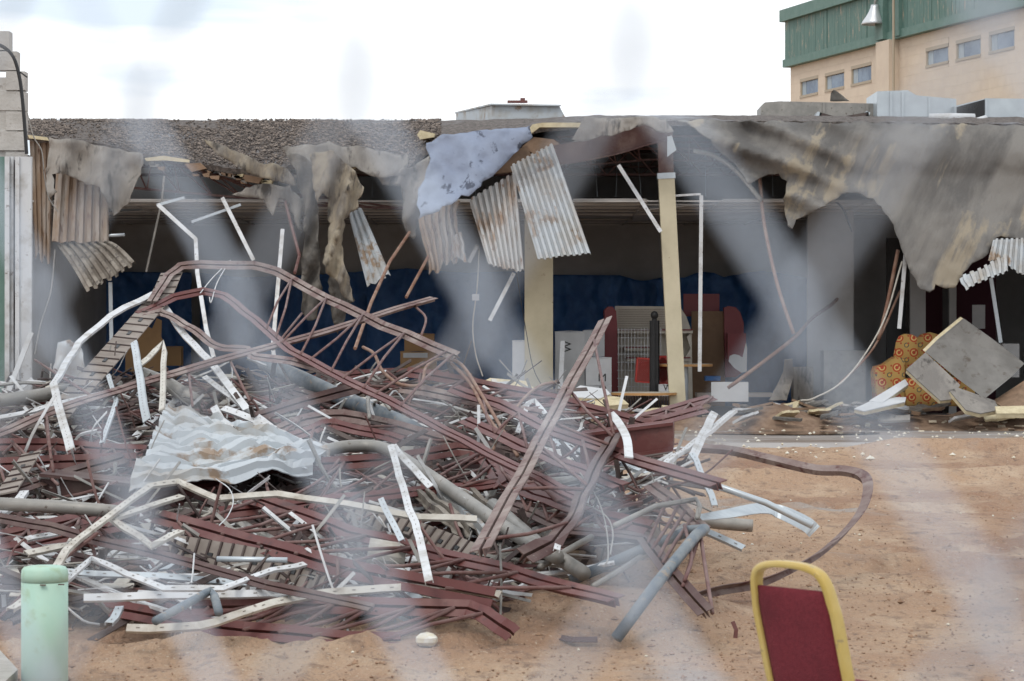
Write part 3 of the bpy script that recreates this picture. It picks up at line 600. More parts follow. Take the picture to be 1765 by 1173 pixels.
# ---------------------------------------------------------------- things inside the store
def box3(name, label, cat, x0, x1, y0, y1, yy, d, mm, group=None):
    a, b = P(x0, y1, yy), P(x1, y0, yy); g = Geo(); g.box(((a.x + b.x) / 2, yy + d / 2, (a.z + b.z) / 2), (b.x - a.x, d, b.z - a.z)); return single(name, g, M[mm], label, cat, group)
def text(body, size, loc, rotz, parent):
    c = bpy.data.curves.new('lettering', 'FONT'); c.body = body; c.size = size; c.extrude = .002; c.align_x = 'CENTER'; c.align_y = 'CENTER'
    tmp = bpy.data.objects.new('lettering_curve', c); col.objects.link(tmp); me = bpy.data.meshes.new_from_object(tmp); bpy.data.objects.remove(tmp)
    me.materials.clear(); me.materials.append(M['text']); o = bpy.data.objects.new('lettering', me); col.objects.link(o)
    o.rotation_euler = (R(90), R(rotz), 0); o.parent = parent; o.location = Vector(loc) - parent.location; return o
def carton(label, x0, x1, y0, y1, yy, d, mm, letters=(), group=None):
    a, b = P(x0, y1, yy), P(x1, y0, yy); t = Thing('carton', label, 'box', group)
    cx, cz, w, h = (a.x + b.x) / 2, (a.z + b.z) / 2, b.x - a.x, b.z - a.z
    g = Geo(); g.box((cx, yy + d / 2, cz), (w, d, h)); t.part('body', g, M[mm])
    for s in (-1, 1):
        g = Geo(); g.box((cx + s * w * .26, yy + d / 2, b.z + .012), (w * .5, d * .98, .014), Matrix.Rotation(s * .05, 3, 'Y')); t.part('flap', g, M[mm])
    t.done()
    for (ch, lx, ly, sz, rz) in letters: text(ch, sz, P(lx, ly, yy - .006), rz, t.e)
    return t
WB = 'white boxes stacked beside the cream column'
carton('white box behind the upright cream column with blank side', 883, 912, 588, 690, 51.8, .5, 'boxwhite', (), WB)
carton('tall white box printed with a sideways W', 957, 1008, 572, 700, 52.6, .5, 'boxwhite', [('W', 979, 597, .22, -90)], WB)
carton('plain white box behind the one with the sideways W', 1006, 1042, 570, 614, 53.0, .5, 'boxwhite', (), WB)
carton('white box printed with M sitting on another box', 1010, 1054, 617, 664, 52.0, .5, 'boxwhite', [('M', 1038, 651, .22, 0)], WB)
carton('low white box printed with 10 under the M box', 1010, 1054, 665, 705, 52.0, .5, 'boxwhite', [('10', 1038, 671, .17, 0)], WB)
carton('small grey box printed with W under the round tables', 1136, 1162, 664, 690, 50.9, .3, 'boxwhite', [('W', 1151, 668, .17, 0)])
bar('metal_stud', 'white stud leaning upright against the sideways W box', 'stud', [(970, 587, 51.6), (966, 672, 51.4)], cprof(.09, .03), 'white', HG, hint=(0, -1, 0))
carton('brown carton on top of the carton with a white label', 697, 748, 576, 605, 55, .6, 'cardboard')
t = carton('brown carton with white shipping label under another carton', 690, 752, 606, 640, 54.8, .6, 'cardboard')
g = Geo(); g.box(P(716, 612, 54.79), (.5, .004, .1)); mkobj('paper_label', g, M['boxwhite'], t.base, t.e)
carton('small brown carton behind the bent red beam', 285, 312, 598, 630, 56, .4, 'cardboard')
pts = [(216, 640), (216, 600), (222, 582), (236, 573), (246, 570), (246, 555), (252, 560), (262, 566), (270, 548), (279, 552), (278, 580), (284, 592), (287, 640)]
g = Geo(); g.prism([P(x, y, 55) for x, y in pts], [P(x, y, 55.06) for x, y in pts]); single('cardboard_panel', g, M['cardboard'], 'torn arched cardboard panel in front of blue tarp', 'cardboard')
# cream display shelf with dark red end panels
t = Thing('display_shelf', 'cream display shelf unit with dark red curved end panel', 'shelf')
def ply(pts, yy, d): 
    g = Geo(); g.prism([P(x, y, yy) for x, y in pts], [P(x, y, yy) + Vector((0, d, 0)) for x, y in pts]); return g
t.part('back_panel', ply([(1060, 527), (1172, 528), (1183, 545), (1190, 565), (1192, 690), (1060, 690)], 54.4, .06), M['shelf'])
t.part('end_panel', ply([(1042, 690), (1042, 534), (1048, 528), (1056, 528), (1062, 536), (1064, 560), (1066, 690)], 53.6, .8), M['darkred'])
t.part('end_panel', ply([(1174, 628), (1190, 600), (1184, 580), (1192, 572), (1194, 690), (1174, 690)], 53.9, .5), M['shelf'])
for yy_, x0, x1 in ((568, 1064, 1194), (598, 1076, 1126), (616, 1080, 1190)):
    i = t.part('shelf_board', ply([(x0, yy_), (x1, yy_), (x1, yy_ + 6), (x0, yy_ + 6)], 53.8, .55), M['shelf'])
    t.part('edge_strip', ply([(x0, yy_ - 1), (x1, yy_ - 1), (x1, yy_ + 1.2), (x0, yy_ + 1.2)], 53.76, .03), M['darkred'], i)
for q in range(9):
    y_ = 533 + q * 4
    t.part('slat_line', ply([(1066, y_), (1170, y_), (1170, y_ + .5), (1066, y_ + .5)], 54.37, .02), M['ply'])
t.done()
t = Thing('wire_rack', 'white wire grid rack standing before the display shelf', 'rack')
for q in range(14):
    x_ = 1066 + q * 5.6; g = Geo(); g.sweep([P(x_, 565, 53.3), P(x_, 692, 53.3)], circ(.008, 5)); t.part('wire', g, M['white'])
for q in range(9):
    y_ = 568 + q * 14; g = Geo(); g.sweep([P(1064, y_, 53.32), P(1141, y_, 53.32)], circ(.008, 5)); t.part('wire', g, M['white'])
t.done()
def basket(label, x0, x1, y0, y1, yy, tilt):
    t = Thing('shopping_basket', label, 'basket', 'red lattice baskets by the tables'); a, b = P(x0, y1, yy), P(x1, y0, yy)
    rot = Matrix.Rotation(tilt, 3, 'Y'); c = Vector(((a.x + b.x) / 2, yy, (a.z + b.z) / 2)); w, h = b.x - a.x, b.z - a.z
    for s in (-1, 1):
        g = Geo(); g.box(c + rot @ Vector((0, 0, s * h / 2)), (w, .34, .03), rot); t.part('rim', g, M['redplastic'])
        g = Geo(); g.box(c + rot @ Vector((s * w / 2, 0, 0)), (.03, .34, h), rot); t.part('side', g, M['redplastic'])
    n = 9
    for q in range(-n, n + 1):
        for s in (-1, 1):
            g = Geo(); x = q * w / n; a0 = Vector((x - s * h / 2, -.16, -h / 2)); b0 = Vector((x + s * h / 2, -.16, h / 2))
            u0 = max(0, max((-w / 2 - a0.x) / (b0.x - a0.x) if s > 0 else (w / 2 - a0.x) / (b0.x - a0.x), 0)); u1 = min(1, ((w / 2 if s > 0 else -w / 2) - a0.x) / (b0.x - a0.x))
            if u1 - u0 < .05: continue
            g.sweep([c + rot @ a0.lerp(b0, u0), c + rot @ a0.lerp(b0, u1)], flat(.016, .008), hint=(0, -1, 0)); t.part('lattice_bar', g, M['redplastic'])
    t.done()
basket('red lattice basket lying against the black post', 1097, 1127, 618, 658, 51.6, .07)
basket('red lattice basket between black post and leaning column', 1131, 1153, 614, 660, 51.8, 0)
t = Thing('barrier_post', 'black ribbed post with ball finial before the display shelf', 'post')
a, b = P(1128, 690, 51.2), P(1128, 552, 51.2); g = Geo(); g.sweep([a, b], circ(.085, 14)); t.part('shaft', g, M['black'])
for q in range(8):
    an = q * math.pi / 4; o = Vector((.085 * math.cos(an), .085 * math.sin(an), 0)); g = Geo(); g.sweep([a + o, b + o], circ(.012, 5)); t.part('rib', g, M['black'])
g = Geo()
for i in range(7):
    for j in range(10):
        th, ph = math.pi * i / 6, 2 * math.pi * j / 10; g.v.append(P(1128, 543, 51.2) + Vector((.075 * math.sin(th) * math.cos(ph), .075 * math.sin(th) * math.sin(ph), .085 * math.cos(th))))
g.f = [(i * 10 + j, i * 10 + (j + 1) % 10, (i + 1) * 10 + (j + 1) % 10, (i + 1) * 10 + j) for i in range(6) for j in range(10)]
t.part('finial', g, M['black'], sm=True); g = Geo(); g.sweep([b, P(1128, 549, 51.2)], circ(.05, 12)); t.part('collar', g, M['black']); t.done()
def round_table(label, px, py, yy, r, mmleg):
    t = Thing('round_table', label, 'table', 'round wood-edged tables'); c = P(px, py, yy); q = 28
    g = Geo(); g.sweep([c, c + Vector((0, 0, -.045))], circ(r, q), hint=(1, 0, 0)); i = t.part('tabletop', g, M['woodedge'])
    g = Geo(); g.sweep([c + Vector((0, 0, .004)), c + Vector((0, 0, .001))], circ(r * .985, q), hint=(1, 0, 0)); t.part('laminate', g, M['shelf'], i)
    g = Geo(); g.sweep([c + Vector((0, 0, -.045)), Vector((c.x, c.y, .1))], circ(.05, 10), hint=(1, 0, 0)); t.part('pedestal', g, M[mmleg])
    g = Geo(); g.sweep([Vector((c.x, c.y, .1)), Vector((c.x, c.y, .06))], circ(r * .5, 20), hint=(1, 0, 0)); t.part('foot', g, M[mmleg]); t.done()
round_table('tall round wood-edged table behind the leaning column', 1182, 627, 51.5, .52, 'galv')
round_table('low round wood-edged table strewn with boards', 1110, 676, 50.2, .62, 'black')
t = Thing('counter_base', 'dark ribbed counter base under the low round table', 'counter')
for q in range(20):
    p = P(1070 + q * 4.6, 710, 50.9); g = Geo(); g.sweep([p, Vector((p.x, p.y, P(0, 682, 50.9).z))], circ(.026, 6), hint=(1, 0, 0)); t.part('slat', g, M['dark'])
t.done()
box3('brown_backdrop', 'tall brown panel between leaning column and red panel', 'panel', 1192, 1250, 536, 700, 55.2, .05, 'ply')
box3('maroon_backdrop', 'dark maroon rectangular panel above the brown panel', 'panel', 1178, 1240, 506, 545, 55.6, .05, 'darkred')
g = ply([(1248, 530), (1256, 527), (1268, 529), (1276, 538), (1282, 556), (1282, 640), (1268, 650), (1250, 650)], 55.0, .3); single('red_backdrop', g, M['darkred'], 'dark red panel with rounded corner beside the brown panel', 'panel')
box3('display_box', 'recessed dark red shelf box under the rounded red panel', 'panel', 1254, 1286, 574, 620, 54.6, .2, 'darkred')
g = ply([(1256, 622), (1258, 613), (1266, 610), (1274, 612), (1280, 616), (1286, 590), (1288, 600), (1287, 640), (1278, 642), (1266, 634)], 53.8, .05); single('paper_sign', g, M['boxwhite'], 'pale heart-like cutout leaning under the red panel', 'sign')
box3('floor_panel', 'white board standing on the floor beside the tall table', 'panel', 1226, 1290, 658, 692, 50.6, .04, 'boxwhite')
box3('crate', 'small blue crate on the floor by the brown panel', 'crate', 1216, 1242, 648, 656, 53.2, .4, 'tarp')
g = Geo(); g.box(((P(1200, 0, 53).x + P(1330, 0, 53).x) / 2, 53, .55), (1.5, .6, .08)); single('bench_top', g, M['slab'], 'low grey bench top behind the white board', 'bench')
# low grey stub walls and curled wall panel on the right of the opening
box3('cabinet', 'grey cabinet standing before the grey wall corner', 'cabinet', 1420, 1492, 604, 700, 54, .6, 'pipe')
box3('cabinet', 'low grey cabinet beside the curled panel', 'cabinet', 1368, 1402, 632, 700, 53, .5, 'memb')
g = sheet([(1325, 690), (1350, 640), (1352, 620), (1366, 618), (1368, 648), (1356, 690)], lambda x, y: 51 + .2 * math.sin(y * .05), 8, 1); single('curled_panel', g, M['memb'], 'curled grey wall panel with torn pale edge', 'panel', solid=.02)
box3('wall_sign', 'blank grey sign leaning beside the maroon drape', 'sign', 1676, 1698, 525, 566, 55.5, .03, 'whitewall')
box3('cabinet', 'small grey cabinet behind the tilted roof panel', 'cabinet', 1728, 1757, 592, 650, 53, .5, 'whitewall')
# armchair
t = Thing('armchair', 'wing armchair in orange medallion fabric half behind fallen panel', 'armchair')
AY = 50.6
def padded(pts, yy, d, bulge=.05):
    a = [P(x, y, yy) for x, y in pts]; c = sum(a, Vector()) / len(a); g = Geo(); n = len(a); rings = []
    for k, (dy, s) in enumerate(((0, .9), (.05, 1.0), (d - .05, 1.0), (d, .9))): rings.append([c + (p - c) * s + Vector((0, dy, 0)) for p in a])
    for r_ in rings: g.v += r_
    g.f = [(k * n + i, k * n + (i + 1) % n, (k + 1) * n + (i + 1) % n, (k + 1) * n + i) for k in range(3) for i in range(n)] + [tuple(range(n - 1, -1, -1)), tuple(range(3 * n, 4 * n))]
    return g
t.part('wing', padded([(1543, 640), (1541, 612), (1545, 590), (1550, 579), (1560, 575), (1573, 576), (1582, 581), (1584, 600), (1586, 640)], AY - .5, .14), M['cloth'], sm=True)
t.part('backrest', padded([(1575, 650), (1578, 588), (1588, 576), (1604, 572), (1618, 576), (1640, 582), (1648, 600), (1650, 650)], AY + .1, .2), M['cloth'], sm=True)
t.part('wing', padded([(1640, 640), (1642, 600), (1650, 580), (1662, 577), (1668, 590), (1668, 640)], AY - .4, .14), M['cloth'], sm=True)
t.part('arm', padded([(1508, 642), (1512, 632), (1526, 628), (1545, 615), (1560, 618), (1562, 700), (1512, 700)], AY - .75, .7), M['cloth'], sm=True)
t.part('arm', padded([(1650, 700), (1652, 640), (1665, 632), (1680, 640), (1682, 700)], AY - .75, .7), M['cloth'], sm=True)
t.part('seat', padded([(1560, 700), (1560, 652), (1650, 650), (1652, 700)], AY - .75, .8), M['cloth'], sm=True); 
for x_ in (1518, 1676):
    g = Geo(); g.sweep([P(x_, 700, AY - .5), P(x_, 722, AY - .5)], circ(.04, 8)); t.part('leg', g, M['brown'])
t.done()
# fallen roof panels and rubble at the foot of the opening
def slab3(label, pts, mm, th=.07, cat='panel', name='roof_panel'):
    a = [P(*q) for q in pts]; n = (a[1] - a[0]).cross(a[2] - a[0]).normalized()
    if n.y > 0: n = -n
    t = Thing(name, label, cat); g = Geo(); g.prism(a, [p - n * .02 for p in a]); t.part('facing', g, M[mm])
    g = Geo(); c = sum(a, Vector()) / len(a); b = [c + (p - c) * .985 - n * .024 for p in a]; g.prism(b, [p - n * th for p in b]); t.part('foam_core', g, M['foam']); t.done()
slab3('large square grey roof panel tilted on its corner', [(1596, 607, 48.4), (1618, 585, 48.5), (1662, 549, 48.8), (1710, 583, 48.8), (1766, 626, 48.6), (1740, 652, 48.2), (1697, 687, 47.8), (1650, 652, 48.0)], 'roofpanel')
slab3('darker roof panel flap folded against the large tilted panel', [(1562, 636, 48.0), (1595, 607, 48.35), (1622, 632, 48.15), (1655, 663, 47.8), (1640, 688, 47.5), (1621, 690, 47.4), (1592, 664, 47.7)], 'memb')
slab3('torn dark roof panel lying below the tilted panel', [(1636, 672, 47.6), (1652, 668, 47.7), (1715, 690, 47.5), (1722, 706, 47.1), (1690, 712, 46.9), (1665, 706, 46.9)], 'memb')
slab3('white panel slanting under the patterned armchair', [(1498, 690, 47.9), (1560, 653, 48.3), (1566, 662, 48.2), (1520, 694, 47.7)], 'boxwhite')
slab3('white strip of panel lying before the armchair', [(1472, 704, 47.7), (1515, 684, 48.0), (1562, 684, 48.0), (1560, 692, 47.6), (1490, 708, 47.3)], 'boxwhite')
slab3('blackened plank pile edge beside the tilted panel', [(1712, 690, 48.2), (1766, 655, 48.5), (1800, 660, 48.5), (1800, 706, 47.6), (1740, 710, 47.4)], 'wood')
slab3('white-edged foam board beyond the tilted panel', [(1715, 700, 47), (1800, 698, 47), (1800, 712, 46.7), (1718, 712, 46.7)], 'foam')
g = Geo(); nn = 26
for j in range(nn + 1):
    for i in range(60):
        x = lerp(-3.5, 10.5, i / 59); y = lerp(47.3, 51.2, j / nn); k = math.sin(math.pi * j / nn)
        h = .48 * k * (0.55 + .6 * noise.noise(Vector((x * .8, y * .8, 0)))) * 1.0 + .07 * noise.noise(Vector((x * 4, y * 4, 2))) * k + k * (.3 * math.exp(-((x - 5.1) / .8) ** 2) + .15 * math.exp(-((x - 8.4) / 1.2) ** 2))
        g.v.append(Vector((x, y, h - .06 + (0 if 0 < j < nn else -.1))))
g.f = [(j * 60 + i, j * 60 + i + 1, (j + 1) * 60 + i + 1, (j + 1) * 60 + i) for j in range(nn) for i in range(59)]
single('rubble', g, M['soil'], 'low bank of brown rubble along the open store front', 'rubble', kind='stuff', sm=True)
g = Geo()
for _ in range(420):
    x, y = random.uniform(-4, 10.3), random.uniform(47.3, 50.2); rot = Matrix.Rotation(random.random() * 6, 3, 'Z') @ Matrix.Rotation(random.uniform(-.7, .7), 3, 'X')
    g.box((x, y, random.uniform(.05, .3) * math.sin(math.pi * (y - 46.9) / 5)), (random.uniform(.03, .2), random.uniform(.02, .1), random.uniform(.01, .04)), rot)
single('splinter_debris', g, mat('mixed_splinter', (.2, .14, .1), (.58, .52, .4), 2.2, .46, .56, .9), 'mixed splinters of insulation board strewn along the rubble bank', 'debris', kind='stuff')
RB = 'broken boards on the rubble bank'
BANK = [(-1.5, 'beyond the upright cream column'), (.8, 'before the white boxes'), (2.0, 'before the low round table'), (3.3, 'past the leaning column'), (4.6, 'behind the puddle'), (5.6, 'before the curled panel'), (6.4, 'before the grey cabinet'), (7.4, 'before the patterned armchair'), (8.5, 'under the tilted panel'), (9.5, 'past the tilted panel')]
for q in range(88):
    x = random.uniform(4.2, 9.8) if q % 3 else random.uniform(-2.5, 4); y = random.uniform(47.6, 49.8); rot = Matrix.Rotation(random.uniform(-.9, .9), 3, 'Z') @ Matrix.Rotation(random.uniform(-.5, .5), 3, 'X') @ Matrix.Rotation(random.uniform(-.3, .3), 3, 'Y')
    mm = ['foam', 'wood', 'memb', 'wood', 'boxwhite', 'membdark', 'membdark'][q % 7]
    lab = {'foam': 'short pale yellow foam board lying on the rubble bank', 'wood': 'short brown splintered board lying on the rubble bank', 'memb': 'short grey board scrap lying on the rubble bank', 'boxwhite': 'short white board scrap lying on the rubble bank', 'membdark': 'short blackened board scrap lying on the rubble bank'}[mm]
    w_, d_ = random.uniform(.3, .95), random.uniform(.12, .35); n_ = 5
    a = [Vector((lerp(-w_ / 2, w_ / 2, i / n_), -d_ / 2 + random.uniform(-.03, .03), 0)) for i in range(n_ + 1)] + [Vector((lerp(w_ / 2, -w_ / 2, i / n_), d_ / 2 + random.uniform(-.04, .04), 0)) for i in range(n_ + 1)]
    c = Vector((x, y, .10 + .28 * math.sin(math.pi * (y - 47) / 4))); g = Geo(); g.prism([c + rot @ p for p in a], [c + rot @ (p + Vector((0, 0, .045))) for p in a]); single('board_scrap', g, M[mm], '%s %s' % ('wider' if d_ > .24 else 'narrow', lab.replace('short ', 'long ' if w_ > .65 else 'short ').replace('lying on the rubble bank', 'on rubble ' + min(BANK, key=lambda b: abs(b[0] - x))[1])), 'board', RB)
slab3('white curved cornice piece lying in front of the white boxes', [(985, 672, 47.6), (1000, 664, 47.8), (1045, 670, 47.8), (1052, 678, 47.5), (1034, 686, 47.2), (990, 684, 47.2)], 'boxwhite', .12, 'cornice', 'cornice_piece')
slab3('pale foam slab beside the upright cream column', [(830, 658, 47.6), (845, 651, 47.8), (905, 656, 47.8), (925, 672, 47.4), (870, 674, 47.2)], 'foam')
slab3('pale foam slab lying under the white cornice piece', [(978, 690, 47.2), (1000, 676, 47.5), (1070, 684, 47.5), (1084, 696, 47.1), (1030, 700, 46.9)], 'foam')

# ---------------------------------------------------------------- rooftop equipment
t = Thing('roof_hatch', 'pale blue-grey metal skylight hatch standing on the gravel roof', 'hatch')
fr = [(848, 181), (964, 182), (982, 216), (848, 216)]; g = Geo(); g.prism([P(x, y, 54.6) for x, y in fr], [P(x - 62, y + 14 if y < 200 else y, 57.6) for x, y in fr]); t.part('body', g, M['deckwhite'])
g = Geo(); g.prism([P(x, y, 54.5) for x, y in ((846, 178), (967, 180), (967, 182.5), (846, 180.5))], [P(x - 62, y + 15, 57.7) for x, y in ((846, 178), (967, 180), (967, 182.5), (846, 180.5))]); t.part('lid', g, M['deckwhite'])
g = Geo(); g.box(P(892, 175, 55.4), (.42, .12, .05)); g.box(P(901, 173, 55.4), (.1, .14, .1)); t.part('latch', g, M['red']); t.done()
def ribbox(name, label, pts, yy, d, mm, seams=(), cat='duct', open_end=False):
    t = Thing(name, label, cat); a = [P(x, y, yy) for x, y in pts]
    g = Geo(); g.prism(a, [p + Vector((0, d, 0)) for p in a]); t.part('body', g, M[mm])
    for (x0, y0, x1, y1) in seams:
        g = Geo(); g.sweep([P(x0, y0, yy - .02), P(x1, y1, yy - .02)], flat(.05, .03), hint=(0, -1, 0)); t.part('seam_flange', g, M[mm])
    if open_end:
        g = Geo(); g.prism([P(x, y, yy - .03) for x, y in open_end], [P(x, y, yy + .05) for x, y in open_end]); t.part('opening', g, M['black'])
    t.done()
ribbox('air_duct', 'long dull grey duct lying on the roof near the beige building', [(1311, 214), (1311, 184), (1318, 176), (1345, 174), (1505, 178), (1510, 214)], 53.2, .8, 'pipe', [(1420, 176, 1420, 214), (1495, 178, 1495, 214)])
t = Thing('duct_frame', 'bent white duct frame lying before the dull grey duct', 'duct'); fp = [P(1401, 214, 52.6), P(1411, 195, 52.6), P(1445, 202, 52.6), P(1494, 194, 52.6), P(1486, 214, 52.6)]
g = Geo(); g.sweep(smooth(fp[1:4], 5), [[(-.25, 0), (.25, 0), (.25, -.1), (-.25, -.1)]], hint=(0, 0, 1)); t.part('top_rail', g, M['dark'])
for a, b in ((0, 1), (3, 4)):
    g = Geo(); g.sweep([fp[a], fp[b]], [[(-.25, -.04), (-.25, .04), (.25, .04), (.25, -.04)]], hint=(1, 0, 0)); t.part('side_rail', g, M['galv'])
t.done()
ribbox('air_duct', 'shiny galvanised stepped duct box before the beige wall', [(1512, 216), (1512, 157), (1565, 155), (1580, 164), (1648, 170), (1650, 216)], 52.6, 1.6, 'galv', [(1536, 157, 1536, 216), (1556, 157, 1556, 216), (1602, 167, 1602, 216)])
ribbox('air_duct', 'shiny duct with dark open end next to stepped duct', [(1646, 218), (1646, 182), (1700, 169), (1800, 170), (1800, 218)], 52.2, 1.2, 'galv', [(1700, 169, 1700, 217)], open_end=[(1649, 212), (1649, 184), (1697, 171), (1697, 212)])
bar('vent_tube', 'white round vent tube lying before the open duct', 'tube', [(1602, 203, 51.6), (1640, 202, 51.6), (1680, 203, 51.6)], circ(.085, 12), 'white', None, sm=True)
bar('vent_tube', 'short white tube piece cracked off the vent tube', 'tube', [(1674, 212, 51.4), (1700, 204, 51.5)], circ(.07, 12), 'white', None, sm=True)
hang([(1431, 174), (1432, 160), (1437, 154), (1444, 158), (1464, 174)], 'membdark', 'dark torn flap standing up behind the dull grey duct', 53.5, .1, .1, name='roofing_flap', step=6, rag=1)

# ---------------------------------------------------------------- concrete block wall end with white metal siding
CY = 27.0; t = Thing('block_wall', 'broken concrete block wall end above white metal siding', 'wall')
bh = .203; x1 = P(42, 0, CY).x
for r_ in range(30):
    z = .0 + r_ * bh
    if z > 4.75: break
    lim = x1 if z < 4.25 else x1 - (z - 4.25) * .35
    off = 0 if r_ % 2 else .2
    for c in range(9):
        xb = lim - off * .0 - c * .405 - (.19 if r_ % 2 and c else 0); w_ = .19 if (r_ % 2 and c == 0) else .39
        g = Geo(); g.box((xb - w_ / 2 + random.uniform(-.008, .008), CY + .1 + random.uniform(-.012, .012), z + bh / 2), (w_, .19, bh - .012), Matrix.Rotation(random.uniform(-.012, .012), 3, 'Y')); t.part('block', g, M['cmu'])
g = Geo(); g.box((x1 - 1.05, CY + .1, 2.2), (1.95, .15, 4.4)); t.part('mortar_core', g, M['cmu'])
t.done()
t = Thing('metal_siding', 'white vertical metal siding with green strip below block wall', 'siding')
for (x0, x1_, yy, mm) in ((-40, -2, CY - .12, 'cream'), (-2, 9, CY - .14, 'green'), (9, 17, CY - .2, 'white'), (19, 24, CY - .15, 'white'), (27, 34, CY - .2, 'white'), (34.5, 55, CY - .17, 'white')):
    a, b = P(x0, 268, yy), P(x1_, 268, yy); g = Geo(); g.box(((a.x + b.x) / 2, yy, a.z / 2), (b.x - a.x, .06, a.z - .02)); t.part('panel', g, M[mm])
g = Geo(); a, b = P(-40, 268, CY), P(53, 268, CY); g.box(((a.x + b.x) / 2, CY - .05, a.z / 2 - .02), (b.x - a.x, .1, a.z - .06)); t.part('backing', g, M['maroon'])
t.done()
bar('cable', 'black cable hanging over the broken block wall', 'cable', [(-20, 70, 26.7), (8, 82, 26.7), (24, 100, 26.7), (33, 130, 26.7), (38, 165, 26.7), (42, 210, 26.7), (46, 265, 26.7)], circ(.018, 6), 'black', None, True)
bar('cable', 'thin grey wire looping off the block wall', 'cable', [(35, 124, 26.7), (47, 133, 26.7)], circ(.008, 5), 'black', None)
bar('cable', 'fine wire trailing from the block wall across rusty deck', 'cable', [(46, 190, 27), (58, 235, 27), (72, 260, 27), (76, 300, 27), (84, 340, 27), (100, 365, 27)], circ(.006, 5), 'pipe', None, True)
bar('metal_stud', 'white stud leaning against the white metal siding', 'stud', [(15, 672, 26.5), (54, 572, 26.7)], cprof(.05, .03), 'white', None, hint=(0, -1, 0))
bar('metal_stud', 'thin white stud propped at the foot of the white siding', 'stud', [(16, 684, 26), (56, 652, 26.3)], cprof(.04, .03), 'white', None, hint=(0, -1, 0))
hang([(92, 640), (100, 590), (120, 585), (140, 600), (146, 640), (120, 660)], 'deckwhite', 'crumpled pale sheet lying behind the slotted strip', 34, .15, .1, name='metal_sheet', rag=2)

# ---------------------------------------------------------------- beige block building with green band
far = Vector((8.11, 77.25, 0)); ud = Vector((.269, -.963, 0)); nd = Vector((-.963, -.269, 0))
def s_of(px): r = (px - CX) / F; return (r * far.y - far.x) / (ud.x - r * ud.y)
def z_of(px, py): return CH + (HY - py) / F * (far.y + ud.y * s_of(px))
def W3(s, z, o=0.0): return far + ud * s + nd * o + Vector((0, 0, z))
def wbox(g, s0, s1, z0, z1, o0, o1):
    g.prism([W3(s0, z0, o0), W3(s1, z0, o0), W3(s1, z1, o0), W3(s0, z1, o0)], [W3(s0, z0, o1), W3(s1, z0, o1), W3(s1, z1, o1), W3(s0, z1, o1)]); return g
t = Thing('office_building', 'tall beige block building with peeling green timber band', 'building')
SL = 18.5; zb = z_of(1365, 116); zt = z_of(1357, 20)
g = wbox(Geo(), 0, SL, 0, zt - .1, -.02, -6); t.part('wall', g, M['beige'])
wins = []
for x0, x1_, y0, y1 in ((1382, 1413, 140, 167), (1425, 1458, 130, 157), (1470, 1505, 118, 147), (1599, 1638, 87, 115), (1651, 1694, 74, 104), (1708, 1752, 59, 91)):
    wins.append((s_of(x0), s_of(x1_), z_of(x0, y1), z_of(x0, y0)))
bhh = .25; pil = (s_of(1530), s_of(1572))
for r_ in range(11):
    z0 = zb - (r_ + 1) * bhh; s = -(.25 if r_ % 2 else 0)
    while s < SL - .3:
        a, b = max(0, s), s + .5; s += .5; cuts = [(a, b)]
        for (w0, w1, v0, v1) in wins:                              # closing pieces above and below each window
            p, q = max(a, w0), min(b, w1)
            if q - p > .03:
                for y0, y1 in ((z0, min(z0 + bhh, v0 - .04)), (max(z0, v1 + .06), z0 + bhh)):
                    if bhh > y1 - y0 > .02: t.part('block', wbox(Geo(), p, q, y0 + .002, y1 - .002, -.02, .05), M['beige'])
        for (w0, w1, v0, v1) in wins:
            if v1 + .02 > z0 + .02 and v0 - .02 < z0 + bhh - .02:
                nc = []
                for (p, q) in cuts:
                    if w1 <= p or w0 >= q: nc.append((p, q))
                    else:
                        if w0 - p > .04: nc.append((p, w0))
                        if q - w1 > .04: nc.append((w1, q))
                cuts = nc
        for (p, q) in cuts:
            g = wbox(Geo(), p + .0015, q - .0015, z0 + .001, z0 + bhh - .001, -.02, .05); t.part('block', g, M['beige'])
for (w0, w1, v0, v1) in wins:
    m_ = .05; i = t.part('window', wbox(Geo(), w0, w1, v0 - .04, v0 + .03, -.01, .07), M['frame'])
    t.part('frame', wbox(Geo(), w0, w1, v1 - .03, v1 + .06, -.01, .06), M['frame'], i)
    for a, b in ((w0, w0 + m_), (w1 - m_, w1)): t.part('frame', wbox(Geo(), a, b, v0 + .03, v1 - .03, -.01, .035), M['frame'], i)
    t.part('pane', wbox(Geo(), w0 + m_, w1 - m_, v0 + .03, v1 - .03, -.018, -.004), M['glass'], i)
    t.part('curtain', wbox(Geo(), w0 + m_, w0 + m_ + (w1 - w0) * .22, v0 + .03, v1 - .03, -.003, .001), M['curtain'], i)
t.part('pilaster', wbox(Geo(), pil[0], pil[0] + (pil[1] - pil[0]) * .55, 0, zb, .051, .34), M['beige'])
g = Geo(); sp = s_of(1566); g.sweep([W3(sp, 0, .42), W3(sp, zt, .42)], circ(.035, 8), hint=(1, 0, 0)); t.part('downspout', g, M['frame'])
s = 0.0
while s < SL:
    w_ = random.choice([.22, .28, .34]); g = wbox(Geo(), s + .006, min(SL, s + w_) - .006, zb + .2, zt - .3, .06, .2 + random.uniform(0, .018)); t.part('board', g, M['board']); s += w_
t.part('bottom_trim', wbox(Geo(), -.12, SL, zb, zb + .22, -.1, .25), M['green'])
t.part('cap_trim', wbox(Geo(), -.15, SL, zt - .34, zt, -.3, .34), M['green'])
t.part('post_trim', wbox(Geo(), pil[0], pil[0] + .5, zb + .05, zt - .3, .05, .36), M['green'])
t.part('post_trim', wbox(Geo(), pil[0] + 1.1, pil[0] + 1.4, zb + .05, zt - .3, .05, .3), M['green'])
t.part('end_wall', wbox(Geo(), -.06, .02, zb, zt - .2, -6, .2), M['green'])
t.done()
